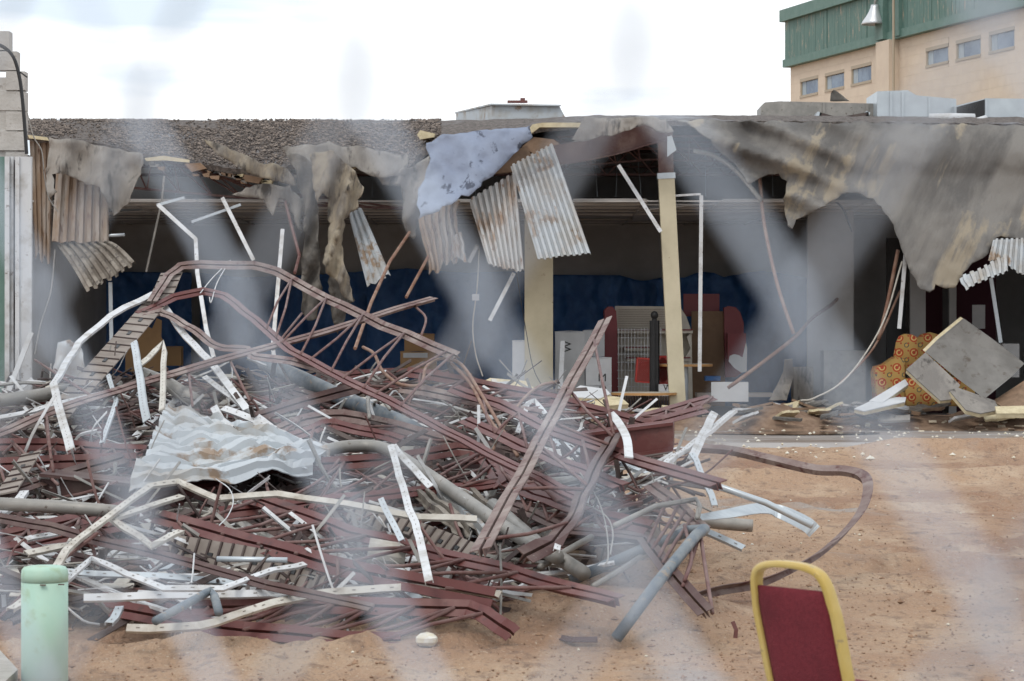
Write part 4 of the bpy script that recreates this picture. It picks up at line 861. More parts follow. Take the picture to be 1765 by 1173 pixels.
t = Thing('wall_lamp', 'spun metal cone lamp on the green timber band', 'lamp')
lc = P(1506, 42, 70.4); top = lc + Vector((0.03, 0, .52)); tp = [(0, .33), (.08, .3), (.2, .22), (.33, .15), (.44, .11), (.52, .1)]
g = Geo(); n = 20
for (h, r_) in tp:
    for k in range(n): g.v.append(lc + Vector((r_ * math.cos(2 * math.pi * k / n) + h * .06, r_ * math.sin(2 * math.pi * k / n), h)))
g.f = [(j * n + k, j * n + (k + 1) % n, (j + 1) * n + (k + 1) % n, (j + 1) * n + k) for j in range(len(tp) - 1) for k in range(n)]
t.part('lamp_shade', g, M['lampmetal'], sm=True, solid=.01)
g = Geo(); g.sweep(smooth([top, top + Vector((.03, 0, .14)), top + Vector((.2, .1, .24)), top + Vector((.55, .3, .18))], 5), circ(.035, 8)); t.part('arm', g, M['pipe']); t.done()
# ---------------------------------------------------------------- the scrap heap
def ys(py): return 15.6 + 10.1 * (max(0.0, min(1090, 1090 - py)) / 440) ** 1.25      # depth of the heap's sloping face
def HP(px, py, dy=0.0):
    p = P(px, py, ys(py) + dy); return p
def hpts(pts): return [HP(*q) for q in pts]
PILE = 'steel wreckage in the scrap heap'
def joist(label, top, bot=None, rods=(), mm='red', mb=None, k=1.0, curve=False, hint=(0, -.82, .57), rr=.0125, loose=()):
    t = Thing('steel_joist', label, 'joist', PILE); a = hpts(top); a = sway(smooth(a, 2), .03, 2) if curve else sway(a, .016, 3); k *= .84; tw = random.uniform(-.5, .5)
    g = Geo(); g.sweep(a, chordprof(k), hint, tw); t.part('chord', g, M[mm])
    if bot:
        b = hpts(bot); b = sway(smooth(b, 2), .03, 2) if curve else sway(b, .016, 3); g = Geo(); g.sweep(b, chordprof(k), hint, -tw); t.part('chord', g, M[mb or mm])
        for u, v in rods:
            e, f = along(a, u), along(b, v); m_ = e.lerp(f, .5) + Vector((random.uniform(-.02, .02), random.uniform(-.03, .03), random.uniform(-.02, .02)))
            g = Geo(); g.sweep([e, m_, f], circ(rr, 7)); t.part('web_rod', g, M['rod'], sm=True)
    for q in loose:
        g = Geo(); g.sweep(smooth(hpts(q), 4), circ(rr, 7)); t.part('web_rod', g, M['rod'], sm=True)
    return t.done()
def zig(n, a=0.0, b=1.0, c=0.0, d=1.0):
    out = []
    for i in range(n): out += [(lerp(a, b, i / n), lerp(c, d, (i + .5) / n)), (lerp(a, b, (i + 1) / n), lerp(c, d, (i + .5) / n))]
    return out
# tall bent joist rising out of the heap
joist('tall red joist folded in a flat arch above the heap',
      [(262, 518, -1.6), (290, 472, -1.7), (312, 458, -1.8), (345, 455, -1.8), (435, 457, -1.8), (475, 466, -1.8), (560, 512, -2.0), (660, 560, -2.2), (786, 613, -2.4)],
      [(240, 540, -1.3), (300, 512, -1.4), (350, 502, -1.5), (385, 508, -1.6), (440, 550, -1.8), (500, 603, -2.0), (600, 656, -2.2), (700, 704, -2.2), (800, 757, -2.2), (930, 822, -2.2), (1000, 858, -2.0)],
      [(.42, .30), (.42, .345), (.56, .37), (.56, .43), (.70, .455), (.70, .51), (.84, .54), (.84, .585), (.97, .61), (.99, .66)], 'dusty', 'red', 1.05)
joist('red joist chord twisting out of the tall arch',
      [(245, 548, -1.2), (275, 536, -1.3), (310, 552, -1.4), (345, 580, -1.5), (385, 600, -1.6), (425, 603, -1.7), (440, 618, -1.7), (500, 625, -1.7), (600, 648, -1.5)], None, (), 'dusty', k=.9, curve=True)
joist('dusty joist slanting up to a sawn end beside the tall arch', [(-30, 756, -1.4), (100, 705, -1.5), (250, 656, -1.6), (400, 615, -1.8), (560, 570, -2.0), (748, 512, -2.2)], None, (), 'dusty', k=1.0,
      loose=[[(470, 602, -1.7), (520, 540, -1.5)], [(716, 528, -2.0), (734, 548, -1.9), (726, 578, -1.8)], [(80, 712, -1.4), (88, 790, -1.8)], [(170, 690, -1.4), (60, 620, -.9)], [(325, 640, -1.5), (332, 700, -1.5)], [(395, 618, -1.6), (430, 690, -1.6)]])
joist('dusty joist leaning steeply with a sawn upper end',
      [(1043, 548, -4.6), (985, 655, -4.0), (900, 815, -3.0), (828, 946, -2.0)], [(1058, 748, -3.4), (1020, 815, -3.0), (1000, 856, -2.7), (985, 892, -2.5), (955, 932, -2.1), (905, 957, -1.8)],
      [(.12, .0), (.36, .02), (.52, .1), (.62, .48), (.80, .52), (.97, .8)], 'dusty', 'brown', 1.3, hint=(-.25, -1, .1))
joist('red joist whose end curls over near the heap middle',
      [(235, 858, -.5), (310, 838, -.5), (410, 816, -.5), (500, 803, -.5), (600, 795, -.6), (700, 788, -.6), (790, 774, -.7), (826, 782, -.7), (848, 802, -.8), (862, 834, -.9)],
      [(380, 884, -.4), (500, 870, -.5), (640, 854, -.6), (760, 842, -.7), (858, 832, -.8)],
      zig(5, .3, .95, .1, .95), 'red', k=1.1, curve=True)
joist('long straight red joist with bars sloping down to the sand',
      [(430, 856, -.9), (500, 878, -.9), (600, 915, -.9), (720, 945, -.9), (860, 978, -.9), (965, 1005, -.9), (1062, 1031, -.9)],
      [(270, 889, -.8), (420, 930, -.8), (560, 968, -.8), (700, 1000, -.7), (850, 1030, -.5)], zig(7, .03, .9, .05, .97), 'red', k=1.25)
joist('red joist lying on the sand at the front of the heap',
      [(330, 1046, -.2), (470, 1043, -.2), (640, 1043, -.2), (806, 1047, -.2), (832, 1056, -.2), (860, 1078, -.1), (884, 1093, 0)],
      [(195, 1048, .1), (300, 1070, .1), (420, 1086, .1), (600, 1102, .1), (690, 1104, .1)], zig(7, .05, .85, .25, 1.0), 'red', k=1.15)
joist('humped pair of dusty red chords in the heap middle', [(448, 752, -.4), (500, 730, -.4), (560, 717, -.5), (620, 720, -.5), (700, 740, -.5), (800, 766, -.5), (890, 795, -.5)],
      [(465, 765, -.3), (540, 738, -.3), (575, 730, -.35), (620, 742, -.4), (690, 758, -.4)], [(.2, .1), (.5, .5), (.7, .9)], 'dusty', 'red', 1.2, curve=True)
joist('brown joist chord crossing the dark bent pipe', [(425, 722, -1.0), (520, 692, -1.1), (615, 668, -1.2)], None, (), 'brown', k=1.1)
joist('long red joist ending over bare dirt past the box beam', [(780, 668, -1.4), (860, 695, -1.6), (950, 740, -2.2), (1100, 792, -3.2), (1238, 832, -3.8)], [(800, 722, -1.3), (900, 768, -1.6), (1000, 806, -2.2), (1070, 836, -2.6)],
      zig(4, .1, .7, .1, .9), 'red', k=1.2)
joist('red joist running back to the store beneath white boxes', [(700, 640, -1.2), (800, 657, -1.0), (960, 688, -.6), (1120, 732, -.6)], [(690, 668, -1.0), (820, 690, -.9), (930, 712, -.8)], zig(5, .05, .8, .05, .95), 'red', 'dusty', 1.1)
joist('short red joist slanting up towards the leaning column', [(1050, 730, -.4), (1130, 712, 0), (1228, 684, .6)], [(1080, 736, -.5), (1150, 722, -.2), (1215, 704, .3)], zig(4), 'red', k=1.1)
joist('double red chord broken off under the leaning joist', [(860, 795, -1.0), (930, 832, -1.2), (1012, 862, -1.4)], [(850, 815, -.9), (920, 850, -1.1), (1005, 880, -1.3)], zig(2), 'red', k=1.3)
joist('pale-tipped red joist behind the curved brown chord', [(890, 832, -.8), (1000, 880, -1.1), (1118, 908, -1.5)], [(880, 870, -.6), (990, 912, -.8), (1112, 926, -1.2)], zig(4, 0, .9, .05, .9), 'red', 'brown', 1.1)
joist('wrecked joist standing on its bars beside the bent blue pipe', [(1120, 834, -2.6), (1165, 868, -2.2), (1212, 908, -1.9)], [(1110, 925, -1.4), (1150, 980, -1.2), (1216, 1054, -.6)],
      [(.3, .1), (.45, .2), (.6, .35), (.75, .45), (.88, .62), (.98, .75)], 'dusty', 'brown', 1.0, loose=[[(1205, 905, -1.9), (1216, 980, -1.2), (1228, 1056, -.5)], [(1180, 905, -1.9), (1192, 960, -1.4), (1180, 1000, -1.1)]])
joist('red joist stretched low along the white siding foot', [(-40, 768, -.3), (100, 766, -.3), (250, 776, -.3)], [(-40, 800, -.4), (90, 796, -.4), (235, 792, -.4)], zig(5), 'red', k=1.2)
joist('brown joist chord slanting over the hollow box beam', [(-40, 862, -.8), (60, 832, -.7), (150, 805, -.6), (235, 782, -.5)], None, (), 'brown', k=1.1, loose=[[(20, 760, -.8), (75, 812, -.8), (100, 835, -.8)], [(78, 725, -1.2), (92, 812, -.9)], [(-5, 790, -.7), (15, 850, -.6)]])
joist('pair of red chords behind the long white bent stud', [(-40, 935, -.4), (80, 905, -.4), (200, 878, -.4), (300, 852, -.4)], [(-40, 962, -.3), (90, 930, -.3), (215, 902, -.3)], zig(4), 'red', k=1.3)
joist('thin brown bar sloping from the siding to the front sand', [(-30, 887, -1.2), (90, 908, -1.2), (200, 938, -1.1), (330, 970, -1.0), (460, 1008, -.9), (560, 1030, -.6), (640, 1046, -.5)], None, (), 'brown', k=.8)
joist('half-buried red joist by the mint pedestal', [(170, 1030, .2), (260, 1048, .2), (350, 1072, .3)], [(180, 1010, .4), (290, 1036, .3), (420, 1062, .3)], zig(3), 'red', k=1.0)
joist('red joist in the shadow below the crumpled white deck', [(200, 868, .5), (330, 862, .4), (480, 880, .3), (640, 905, .3)], [(210, 900, .6), (350, 905, .5), (520, 925, .4)], zig(6), 'red', k=1.2)
joist('dark red joist buried behind the curled one', [(380, 838, .4), (560, 830, .4), (760, 815, .4), (980, 812, .4)], [(420, 870, .5), (600, 880, .4), (820, 880, .4)], zig(6), 'brown', k=1.3)
joist('red joist buried under the slotted curved strip', [(560, 985, .4), (700, 990, .2), (830, 1010, .1), (900, 1022, .1)], [(520, 950, .5), (650, 962, .4), (800, 985, .3)], zig(5), 'red', k=1.1)
joist('dull red joist at the back of the heap below the tarp', [(440, 672, .8), (560, 650, .9), (680, 640, 1.0), (780, 648, 1.0)], [(450, 690, .6), (560, 672, .7), (700, 662, .8)], zig(6), 'red', k=1.0, curve=True)

def heap(name, label, cat, pts, prof, mm, curve=False, hint=(0, -.55, .83), sm=False, group=PILE, twist=0, wob=0):
    ps = hpts(pts); ps = smooth(ps, 6) if curve else (sway(ps, .014, 3) if name == 'metal_stud' and group == PILE else sway(ps, wob) if wob else ps)
    g = Geo(); g.sweep(ps, prof, hint, twist)
    if name != 'metal_stud' or group != PILE: return single(name, g, M[mm], label, cat, group, sm=sm)
    t = Thing(name, label, cat, group); t.part('body', g, M[mm]); hv = Vector(hint); L = 0       # punched slots along the stud
    for a, b in zip(ps, ps[1:]):
        d = (b - a).normalized(); v = (hv - d * hv.dot(d)).normalized(); n = int((b - a).length / .15 + .5)
        for q in range(n):
            c = a.lerp(b, (q + .5) / n) + v * .0025; L += 1
            if L > 26: break
            s = Geo(); s.sweep([c - d * .011, c + d * .011], flat(.004, .003), hint=v); t.part('slot', s, M['slotmark'])
    return t.done()
S9, S7, S6 = cprof(.066, .026), cprof(.05, .022), cprof(.04, .018)
heap('metal_stud', 'cream stud bent like an elbow below the tall arch', 'stud', [(121, 774, -2.4), (104, 710, -2.4), (92, 660, -2.4), (112, 625, -2.2), (135, 590, -2.0), (190, 541, -1.8), (266, 504, -1.6)], S9, 'white', hint=(0, -1, .3))
heap('metal_stud', 'long cream stud arched over the hollow box beam', 'stud', [(94, 978, -1.6), (112, 948, -1.6), (132, 928, -1.6), (259, 836, -1.6), (307, 829, -1.6), (372, 857, -1.5), (477, 849, -1.5), (600, 868, -1.4), (720, 889, -1.3), (822, 893, -1.2)], S7, 'cream', hint=(0, -.7, .7))
heap('metal_stud', 'white stud folded in a sharp V below the arched one', 'stud', [(314, 853, -1.3), (196, 892, -1.4), (262, 940, -1.4), (312, 913, -1.3)], S7, 'cream', hint=(0, -.7, .7))
heap('metal_stud', 'white stud bent in a zigzag beside the mint pedestal', 'stud', [(110, 1003, -.9), (156, 961, -1.0), (222, 990, -1.0), (282, 1012, -1.0), (385, 1013, -1.0), (470, 978, -.9), (526, 970, -.8)], S6, 'white', hint=(0, -.7, .7))
heap('metal_stud', 'straight white stud lying behind the front stud', 'stud', [(144, 1029, -.6), (300, 1025, -.6), (468, 1021, -.6), (500, 1026, -.6)], S7, 'white', hint=(0, -.8, .6))
heap('metal_stud', 'long white stud kinked on the sand at the front', 'stud', [(218, 1081, -.3), (345, 1077, -.4), (372, 1072, -.4), (472, 1038, -.5), (560, 1020, -.5), (660, 1012, -.5), (760, 1008, -.5), (862, 1024, -.4)], S7, 'cream', hint=(0, -.8, .6))
heap('metal_stud', 'grey-white stud running behind the zigzag stud', 'stud', [(108, 983, -.4), (280, 992, -.4), (462, 1005, -.4)], S6, 'galv', hint=(0, -.8, .6))
heap('metal_stud', 'white stud standing nearly upright through the heap middle', 'stud', [(673, 766, -2.2), (688, 822, -2.1), (702, 866, -2.0), (715, 900, -1.9), (722, 925, -1.8), (739, 1000, -1.4)], S7, 'white', hint=(0, -1, .2))
heap('metal_stud', 'white stud folded down from the upright stud top', 'stud', [(678, 766, -2.1), (700, 795, -1.9), (742, 838, -1.6)], S7, 'white', hint=(0, -1, .3))
heap('metal_stud', 'short white stud poking up beside the upright stud', 'stud', [(656, 858, -1.9), (692, 930, -1.6)], S6, 'galv', hint=(0, -1, .2))
heap('metal_strip', 'pale blue-white strip bent over the red box beam', 'strip', [(1052, 712, -3.6), (1066, 728, -3.7), (1080, 755, -3.9), (1084, 788, -3.8)], flat(.06, .01), 'white', curve=True, hint=(0, -1, .1))
heap('metal_stud', 'white stud slanting up past the box beam end', 'stud', [(1142, 800, -3.2), (1200, 758, -2.6), (1264, 706, -1.8)], S9, 'white', hint=(-.3, -.8, .5))
heap('metal_stud', 'white stud crossing the slanted one past the box beam', 'stud', [(1192, 792, -3.0), (1212, 748, -2.6), (1232, 710, -2.2)], S9, 'white', hint=(0, -1, .2))
heap('metal_stud', 'galvanised stud dropping from the crossed studs to dirt', 'stud', [(1192, 780, -3.2), (1212, 820, -3.0), (1232, 870, -2.4)], S6, 'galv', hint=(0, -1, .2))
heap('conduit', 'thin grey conduit reaching out over the dirt', 'pipe', [(1238, 838, -3.0), (1320, 866, -2.2), (1400, 906, -1.4)], circ(.022, 8), 'galv', sm=True)
heap('metal_strip', 'twisted white strip curling over the dirt', 'strip', [(1200, 893, -1.8), (1250, 886, -1.8), (1310, 876, -1.8), (1345, 882, -1.6), (1388, 902, -1.3), (1404, 916, -1.0)], flat(.1, .006), 'galv', curve=True, twist=1.1, hint=(0, -.3, .95))
heap('metal_stud', 'short galvanised stud lying past the bent blue pipe', 'stud', [(1200, 908, -1.2), (1282, 943, -.6)], S7, 'galv', hint=(0, -.6, .8))
heap('pipe', 'stub of grey pipe lying in the dirt', 'pipe', [(1205, 897, -.6), (1250, 902, -.4), (1297, 906, -.3)], circ(.045, 12), 'pipe', curve=True, sm=True)
heap('conduit', 'grey conduit with a hooked end before the wrecked joist', 'pipe', [(1060, 905, -2.4), (1130, 872, -2.4), (1200, 860, -2.4), (1206, 872, -2.3), (1202, 892, -2.2)], circ(.018, 8), 'pipe', sm=True)
heap('metal_stud', 'white stud with torn foot inside the heap edge', 'stud', [(1010, 865, -2.2), (1022, 800, -2.3)], S6, 'white', hint=(0, -1, .1))
heap('metal_stud', 'white punched stud end near the curved brown chord', 'stud', [(960, 946, -2.0), (975, 905, -2.0)], S6, 'white', hint=(0, -1, .1))
heap('metal_stud', 'white stud standing in front of the arched cardboard', 'stud', [(230, 588, -1.8), (240, 650, -1.8), (252, 724, -1.8)], S9, 'galv', hint=(0, -1, .1))
heap('metal_stud', 'white stud bent over in front of the arched cardboard', 'stud', [(240, 628, -1.7), (283, 590, -1.8), (280, 640, -1.8), (278, 706, -1.8)], S7, 'cream', hint=(0, -1, .1))
heap('metal_stud', 'white stud sloping down from under the tall arch', 'stud', [(282, 524, -1.0), (320, 580, -1.1), (362, 622, -1.2), (425, 704, -1.4)], S9, 'white', hint=(0, -.9, .4))
heap('metal_stud', 'white stud sloping parallel below the arch leg', 'stud', [(352, 648, -.9), (420, 700, -1.0), (470, 736, -1.0)], S7, 'white', hint=(0, -.9, .4))
heap('metal_stud', 'white stud end poking over the crumpled white deck', 'stud', [(368, 700, -1.6), (380, 726, -1.6), (398, 738, -1.6)], S9, 'white', hint=(0, -1, .2))
heap('metal_stud', 'white stud resting on the crumpled white deck', 'stud', [(384, 702, -1.3), (430, 720, -1.3), (472, 738, -1.2)], S9, 'white', hint=(0, -.8, .6))
heap('metal_stud', 'white stud lying across under the elbow stud', 'stud', [(-30, 722, -1.0), (60, 706, -1.0), (110, 690, -1.0), (240, 660, -.8)], S7, 'white', hint=(0, -.7, .7))
heap('metal_stud', 'narrow white stud hanging below the dusty slanting joist', 'stud', [(186, 645, -1.3), (200, 690, -1.3), (175, 762, -1.2)], S6, 'galv', hint=(0, -1, .2))
heap('metal_stud', 'white stud lying at the foot of the hollow box beam', 'stud', [(-20, 900, -.9), (30, 860, -.9), (42, 845, -.9)], S9, 'white', hint=(0, -.8, .6))
heap('metal_stud', 'cream stud flat behind the mint pedestal', 'stud', [(46, 952, -.7), (120, 936, -.7), (128, 925, -.7)], S7, 'cream', hint=(0, -.8, .6))
heap('metal_stud', 'white folded stud by the leaning joist top', 'stud', [(892, 745, -.8), (910, 695, -.9), (922, 690, -.9), (940, 712, -.8)], S6, 'white', hint=(0, -1, .2))
heap('metal_stud', 'grey stud lying in the dark below the long red joist', 'stud', [(560, 972, -.2), (640, 978, -.2), (705, 985, -.2)], S9, 'white', hint=(0, -.8, .6))
heap('metal_stud', 'white stud under the V-folded stud', 'stud', [(45, 928, -.8), (90, 920, -.8), (130, 910, -.8)], S6, 'white', hint=(0, -.8, .6))
heap('metal_stud', 'short cream stud sticking out under the mint pedestal side', 'stud', [(18, 1048, -.2), (48, 1026, -.2)], S7, 'cream', hint=(0, -.8, .6))
heap('metal_stud', 'small galvanised stud offcut on the front sand', 'stud', [(188, 1072, -.2), (206, 1044, -.2)], S7, 'galv', hint=(0, -.8, .6))
heap('pipe', 'thick grey pipe lying beside the hollow box beam', 'pipe', [(-40, 866, -1.3), (100, 873, -1.3), (232, 884, -1.2)], circ(.046, 12), 'pipe', sm=True)
heap('pipe', 'dark grey pipe sloping behind the tall arch', 'pipe', [(455, 625, -.2), (520, 652, -.2), (600, 690, -.2), (690, 728, -.2), (715, 742, -.2)], circ(.075, 12), 'bluepipe', sm=True)
heap('pipe', 'tan pipe curving out of the crumpled white deck', 'pipe', [(515, 795, -.9), (548, 780, -1.0), (600, 769, -1.1), (660, 772, -1.1), (720, 806, -1.1), (800, 860, -1.0), (880, 915, -.9), (960, 960, -.8)], circ(.05, 12), 'pipe', curve=True, sm=True)
heap('pipe', 'grey pipe running down under the leaning joist', 'pipe', [(850, 870, -.7), (930, 940, -.6), (1006, 988, -.4)], circ(.05, 12), 'pipe', sm=True)
heap('pipe', 'bent blue-grey pipe propped on the dirt before the heap', 'pipe', [(1062, 1100, .1), (1130, 1008, -1.0), (1200, 922, -1.9), (1214, 912, -2.0), (1190, 914, -1.7), (1100, 950, -.7), (985, 1000, .1)], circ(.036, 14), 'bluepipe', sm=True)
heap('pipe', 'pale pipe across the heap by the white siding', 'pipe', [(-30, 694, -.4), (60, 682, -.4), (120, 672, -.4)], circ(.06, 12), 'pipe', sm=True)
heap('pipe', 'dull pipe half hidden behind the standing studs', 'pipe', [(246, 645, -.5), (290, 662, -.5), (335, 690, -.4)], circ(.07, 12), 'pipe', sm=True)
heap('pipe', 'slim galvanised pipe with threaded end in the heap front', 'pipe', [(374, 963, -1.0), (430, 964, -1.0), (495, 965, -1.0)], circ(.018, 10), 'galv', sm=True)
heap('pipe', 'grey pipe with elbow lying on the front white studs', 'pipe', [(268, 1070, -.7), (355, 1022, -.9), (362, 1018, -.9), (370, 1028, -.85), (377, 1055, -.8)], circ(.026, 10), 'bluepipe', sm=True)
heap('conduit', 'grey conduit lying in dirt below the pale-tipped joist', 'pipe', [(930, 978, -.2), (975, 950, -.5), (1020, 925, -.8)], circ(.022, 8), 'pipe', sm=True)
heap('conduit', 'thin conduit under the bent blue pipe', 'pipe', [(1022, 1010, -.2), (1080, 976, -.4), (1180, 905, -1.0)], circ(.018, 8), 'pipe', sm=True)
heap('conduit', 'tan flexible conduit arching past the tall joist end', 'pipe', [(626, 598, -2.0), (645, 610, -2.0), (660, 640, -1.8), (690, 662, -1.6), (725, 662, -1.5), (735, 632, -1.7), (760, 618, -1.9), (795, 628, -1.9), (830, 680, -1.6), (860, 730, -1.4), (892, 785, -1.3)], circ(.016, 8), 'copper', curve=True, sm=True)
heap('conduit', 'second tan conduit slanting beside the arched one', 'pipe', [(770, 618, -1.7), (810, 660, -1.6), (842, 720, -1.4), (885, 775, -1.3)], circ(.016, 8), 'copper', curve=True, sm=True)
heap('conduit', 'thin conduit slanting behind the leaning joist', 'pipe', [(958, 658, -1.0), (930, 665, -1.0), (900, 690, -1.0), (862, 745, -1.0), (850, 775, -1.0)], circ(.014, 8), 'copper', curve=True, sm=True)
heap('conduit', 'hooked grey conduit over the dark sloping pipe', 'pipe', [(637, 720, -.9), (634, 690, -1.0), (645, 680, -1.0), (660, 690, -1.0), (672, 705, -1.0)], circ(.016, 8), 'pipe', curve=True, sm=True)
# long bent strip reaching over the dirt
ps = smooth([P(1205, 768, 22), P(1260, 772, 22), P(1330, 788, 21.8), P(1405, 805, 21.6), P(1455, 807, 21.5), P(1486, 816, 21.3), P(1496, 836, 21.0), P(1488, 872, 20.6), P(1462, 908, 20.2), P(1420, 945, 19.6), P(1380, 968, 19.0), P(1330, 992, 18.7), P(1290, 1004, 18.5), P(1240, 1012, 18.4), P(1180, 1030, 18.2)], 5)
g = Geo(); g.sweep(ps, lprof(.085, .045, .006), hint=(0, -.35, .93), twist=.9); single('steel_strip', g, M['dusty'], 'long red-brown steel strip looping out over bare dirt', 'strip', PILE)
# box beams
def beam(label, quad, mm, yy, d, open_=False):
    a = [P(x, y, yy) for x, y in quad]; b = [p + Vector((.02, d, .04)) for p in a]; t = Thing('box_beam', label, 'beam', PILE)
    g = Geo(); g.prism(a, b); t.part('web', g, M[mm])
    for i, j in ((0, 1), (3, 2)):
        g = Geo(); g.sweep([a[i] + Vector((0, d / 2, .01)), a[j] + Vector((0, d / 2, .01))], [[(-d * .7, -.012), (-d * .7, .012), (d * .7, .012), (d * .7, -.012)]], hint=(0, 0, 1)); t.part('flange', g, M[mm])
    if open_:
        for q, mm2, o in ((open_, 'white', .0), ):
            g = Geo(); pp = [P(x, y, yy - .01) for x, y in q]
            for k in range(len(pp)): g.sweep([pp[k], pp[(k + 1) % len(pp)]], circ(.012, 6))
            t.part('torn_rim', g, M['white'])
    t.done()
beam('red box beam with cut end at the edge of dirt', [(1000, 752), (1160, 732), (1160, 776), (1000, 800)], 'red', 20.6, .14)
beam('hollow brown box beam with torn pale rim', [(70, 820), (232, 838), (232, 878), (70, 862)], 'brown', 20.2, .3, [(66, 822), (98, 824), (104, 860), (66, 862)])
beam('dark web plate lying deep under the curled joist', [(480, 815), (720, 812), (720, 862), (480, 866)], 'brown', 21.4, .1)
beam('rust-red web plate in the shade behind leaning joist', [(800, 790), (860, 785), (870, 835), (805, 838)], 'red', 21.8, .1)
# slotted strips
def slotted(label, pts, w, mm='memb', n=16):
    c = smooth(hpts(pts), 6); t = Thing('slotted_strip', label, 'strip', PILE)
    g = Geo(); g.sweep(c, flat(w, .012), hint=(0, -1, .25)); t.part('plate', g, M[mm])
    for k in range(n):
        u = (k + .5) / n; p, q = along(c, u), along(c, min(1, u + .01)); d = (q - p).normalized(); hv = Vector((0, -1, .25)); v = (hv - d * hv.dot(d)).normalized(); s = d.cross(v)
        g = Geo(); g.sweep([p - s * w * .5 + v * .012, p + s * w * .5 + v * .012], flat(.016, .012), hint=v); t.part('rib', g, M['dark'])
        if k % 2: 
            g = Geo(); e = along(c, min(1, u + .5 / n)); g.sweep([p + v * .009, e + v * .009], flat(.03, .01), hint=v); t.part('slot', g, M['black'])
    t.done()
M['slate'] = mat('dusty_brown_tray', (.2, .165, .14), (.28, .24, .21), 3, .4, .6, .85)
slotted('wide slotted metal strip bent down from the tall arch', [(296, 470, -1.4), (278, 508, -1.3), (240, 555, -1.2), (190, 612, -1.0), (140, 668, -.8), (95, 720, -.7)], .24, 'slate', 22)
slotted('curved slotted strip with upright ribs under the red joist', [(600, 885, -.4), (680, 905, -.4), (750, 930, -.4), (820, 958, -.4)], .16, 'slate', 14)
slotted('flat slotted strip lying in the dark heap front', [(290, 945, -.2), (370, 958, -.2), (450, 972, -.2), (560, 1000, -.2)], .2, 'slate', 15)
slotted('small slotted strip end near the white siding foot', [(10, 850, -.9), (35, 812, -.9), (55, 780, -.9)], .16, 'slate', 6)
# crumpled deck in the heap
cr = Geo(); A = [(222, 790, -1.4), (262, 722, -.9), (300, 705, -.6), (470, 742, -.9), (545, 776, -1.2), (470, 800, -1.5), (330, 815, -1.6), (225, 845, -1.7)]
g = deck((222, 842, ys(842) - 1.2), (292, 702, ys(702) - 1.6), (520, 755, ys(755) - 1.4), (545, 792, ys(792) - 1.2), 12, amp=.05, nv=34, rag=.35, crumple=.0, bend=lambda u, v: -.22 * abs(noise.noise(Vector((u * 2.1 + 3, v * 2.6, 1)))) + .16 * abs(noise.noise(Vector((u * 4.3, v * 3.7 + u * 3, 8)))) + .05 * abs(noise.noise(Vector((u * 9, v * 11, 4)))))
single('metal_deck', g, M['deckwhite'], 'crumpled white ribbed deck sheet on top of the heap', 'metal sheet', PILE, solid=.008)
g = deck((440, 765, ys(765) - 1.2), (470, 742, ys(742) - 1.0), (560, 775, ys(775) - 1.1), (530, 792, ys(792) - 1.3), 3, amp=.05, nv=8, rag=.3, crumple=.06); single('metal_deck', g, M['deckwhite'], 'pale deck tail reaching the curved tan pipe', 'metal sheet', PILE, solid=.008)
for i, (a, b) in enumerate((((700, 845), (790, 918)), ((735, 842), (825, 915)), ((775, 838), (850, 905)))):
    g = deck((a[0], a[1], ys(a[1]) - .5), (a[0] + 34, a[1] - 3, ys(a[1]) - .5), (b[0] + 34, b[1] - 4, ys(b[1]) - .5), (b[0], b[1], ys(b[1]) - .5), 2, amp=.05, nv=10, rag=.2, crumple=.04)
    single('metal_deck', g, M['deckgrey' if i != 1 else 'deckwhite'], ['grey deck plank lying under the double red chord', 'paler deck plank lying between two grey ones', 'grey deck plank beside the tan pipe under red chord'][i], 'metal sheet', PILE, solid=.008)
g = Geo(); n = 14; c = HP(672, 955, -.5)
g.sweep([c + Vector((-.14, 0, .02)), c + Vector((.1, 0, -.02))], circ(.09, 16), hint=(0, 0, 1)); single('bucket', g, M['cream'], 'dented pale round can wedged under the long red joist', 'can', sm=False)
heap('wire', 'thin wire loop springing from the heap by the pale tips', 'wire', [(1000, 815, -2.6), (1030, 860, -2.4), (1045, 910, -2.0), (1048, 960, -1.6), (1040, 975, -1.5)], circ(.005, 5), 'pipe', curve=True)
heap('wire', 'fine wire curling below the curved brown chord', 'wire', [(990, 860, -2.2), (1040, 885, -2.2), (1056, 915, -2.1), (1052, 955, -1.9)], circ(.005, 5), 'pipe', curve=True)
heap('wire', 'thin white wire curl over the arched stud', 'wire', [(372, 825, -1.7), (395, 842, -1.7), (402, 865, -1.7), (392, 890, -1.7), (378, 905, -1.7)], circ(.004, 5), 'white', curve=True)
heap('wire', 'white wire loop standing over the elbow stud', 'wire', [(385, 460, -1.6), (365, 480, -1.6), (345, 505, -1.6)], circ(.006, 5), 'white', curve=True)
heap('wire', 'second white wire hook beside the loop', 'wire', [(397, 448, -1.6), (375, 485, -1.6), (364, 520, -1.6), (361, 512, -1.6)], circ(.006, 5), 'white', curve=True)

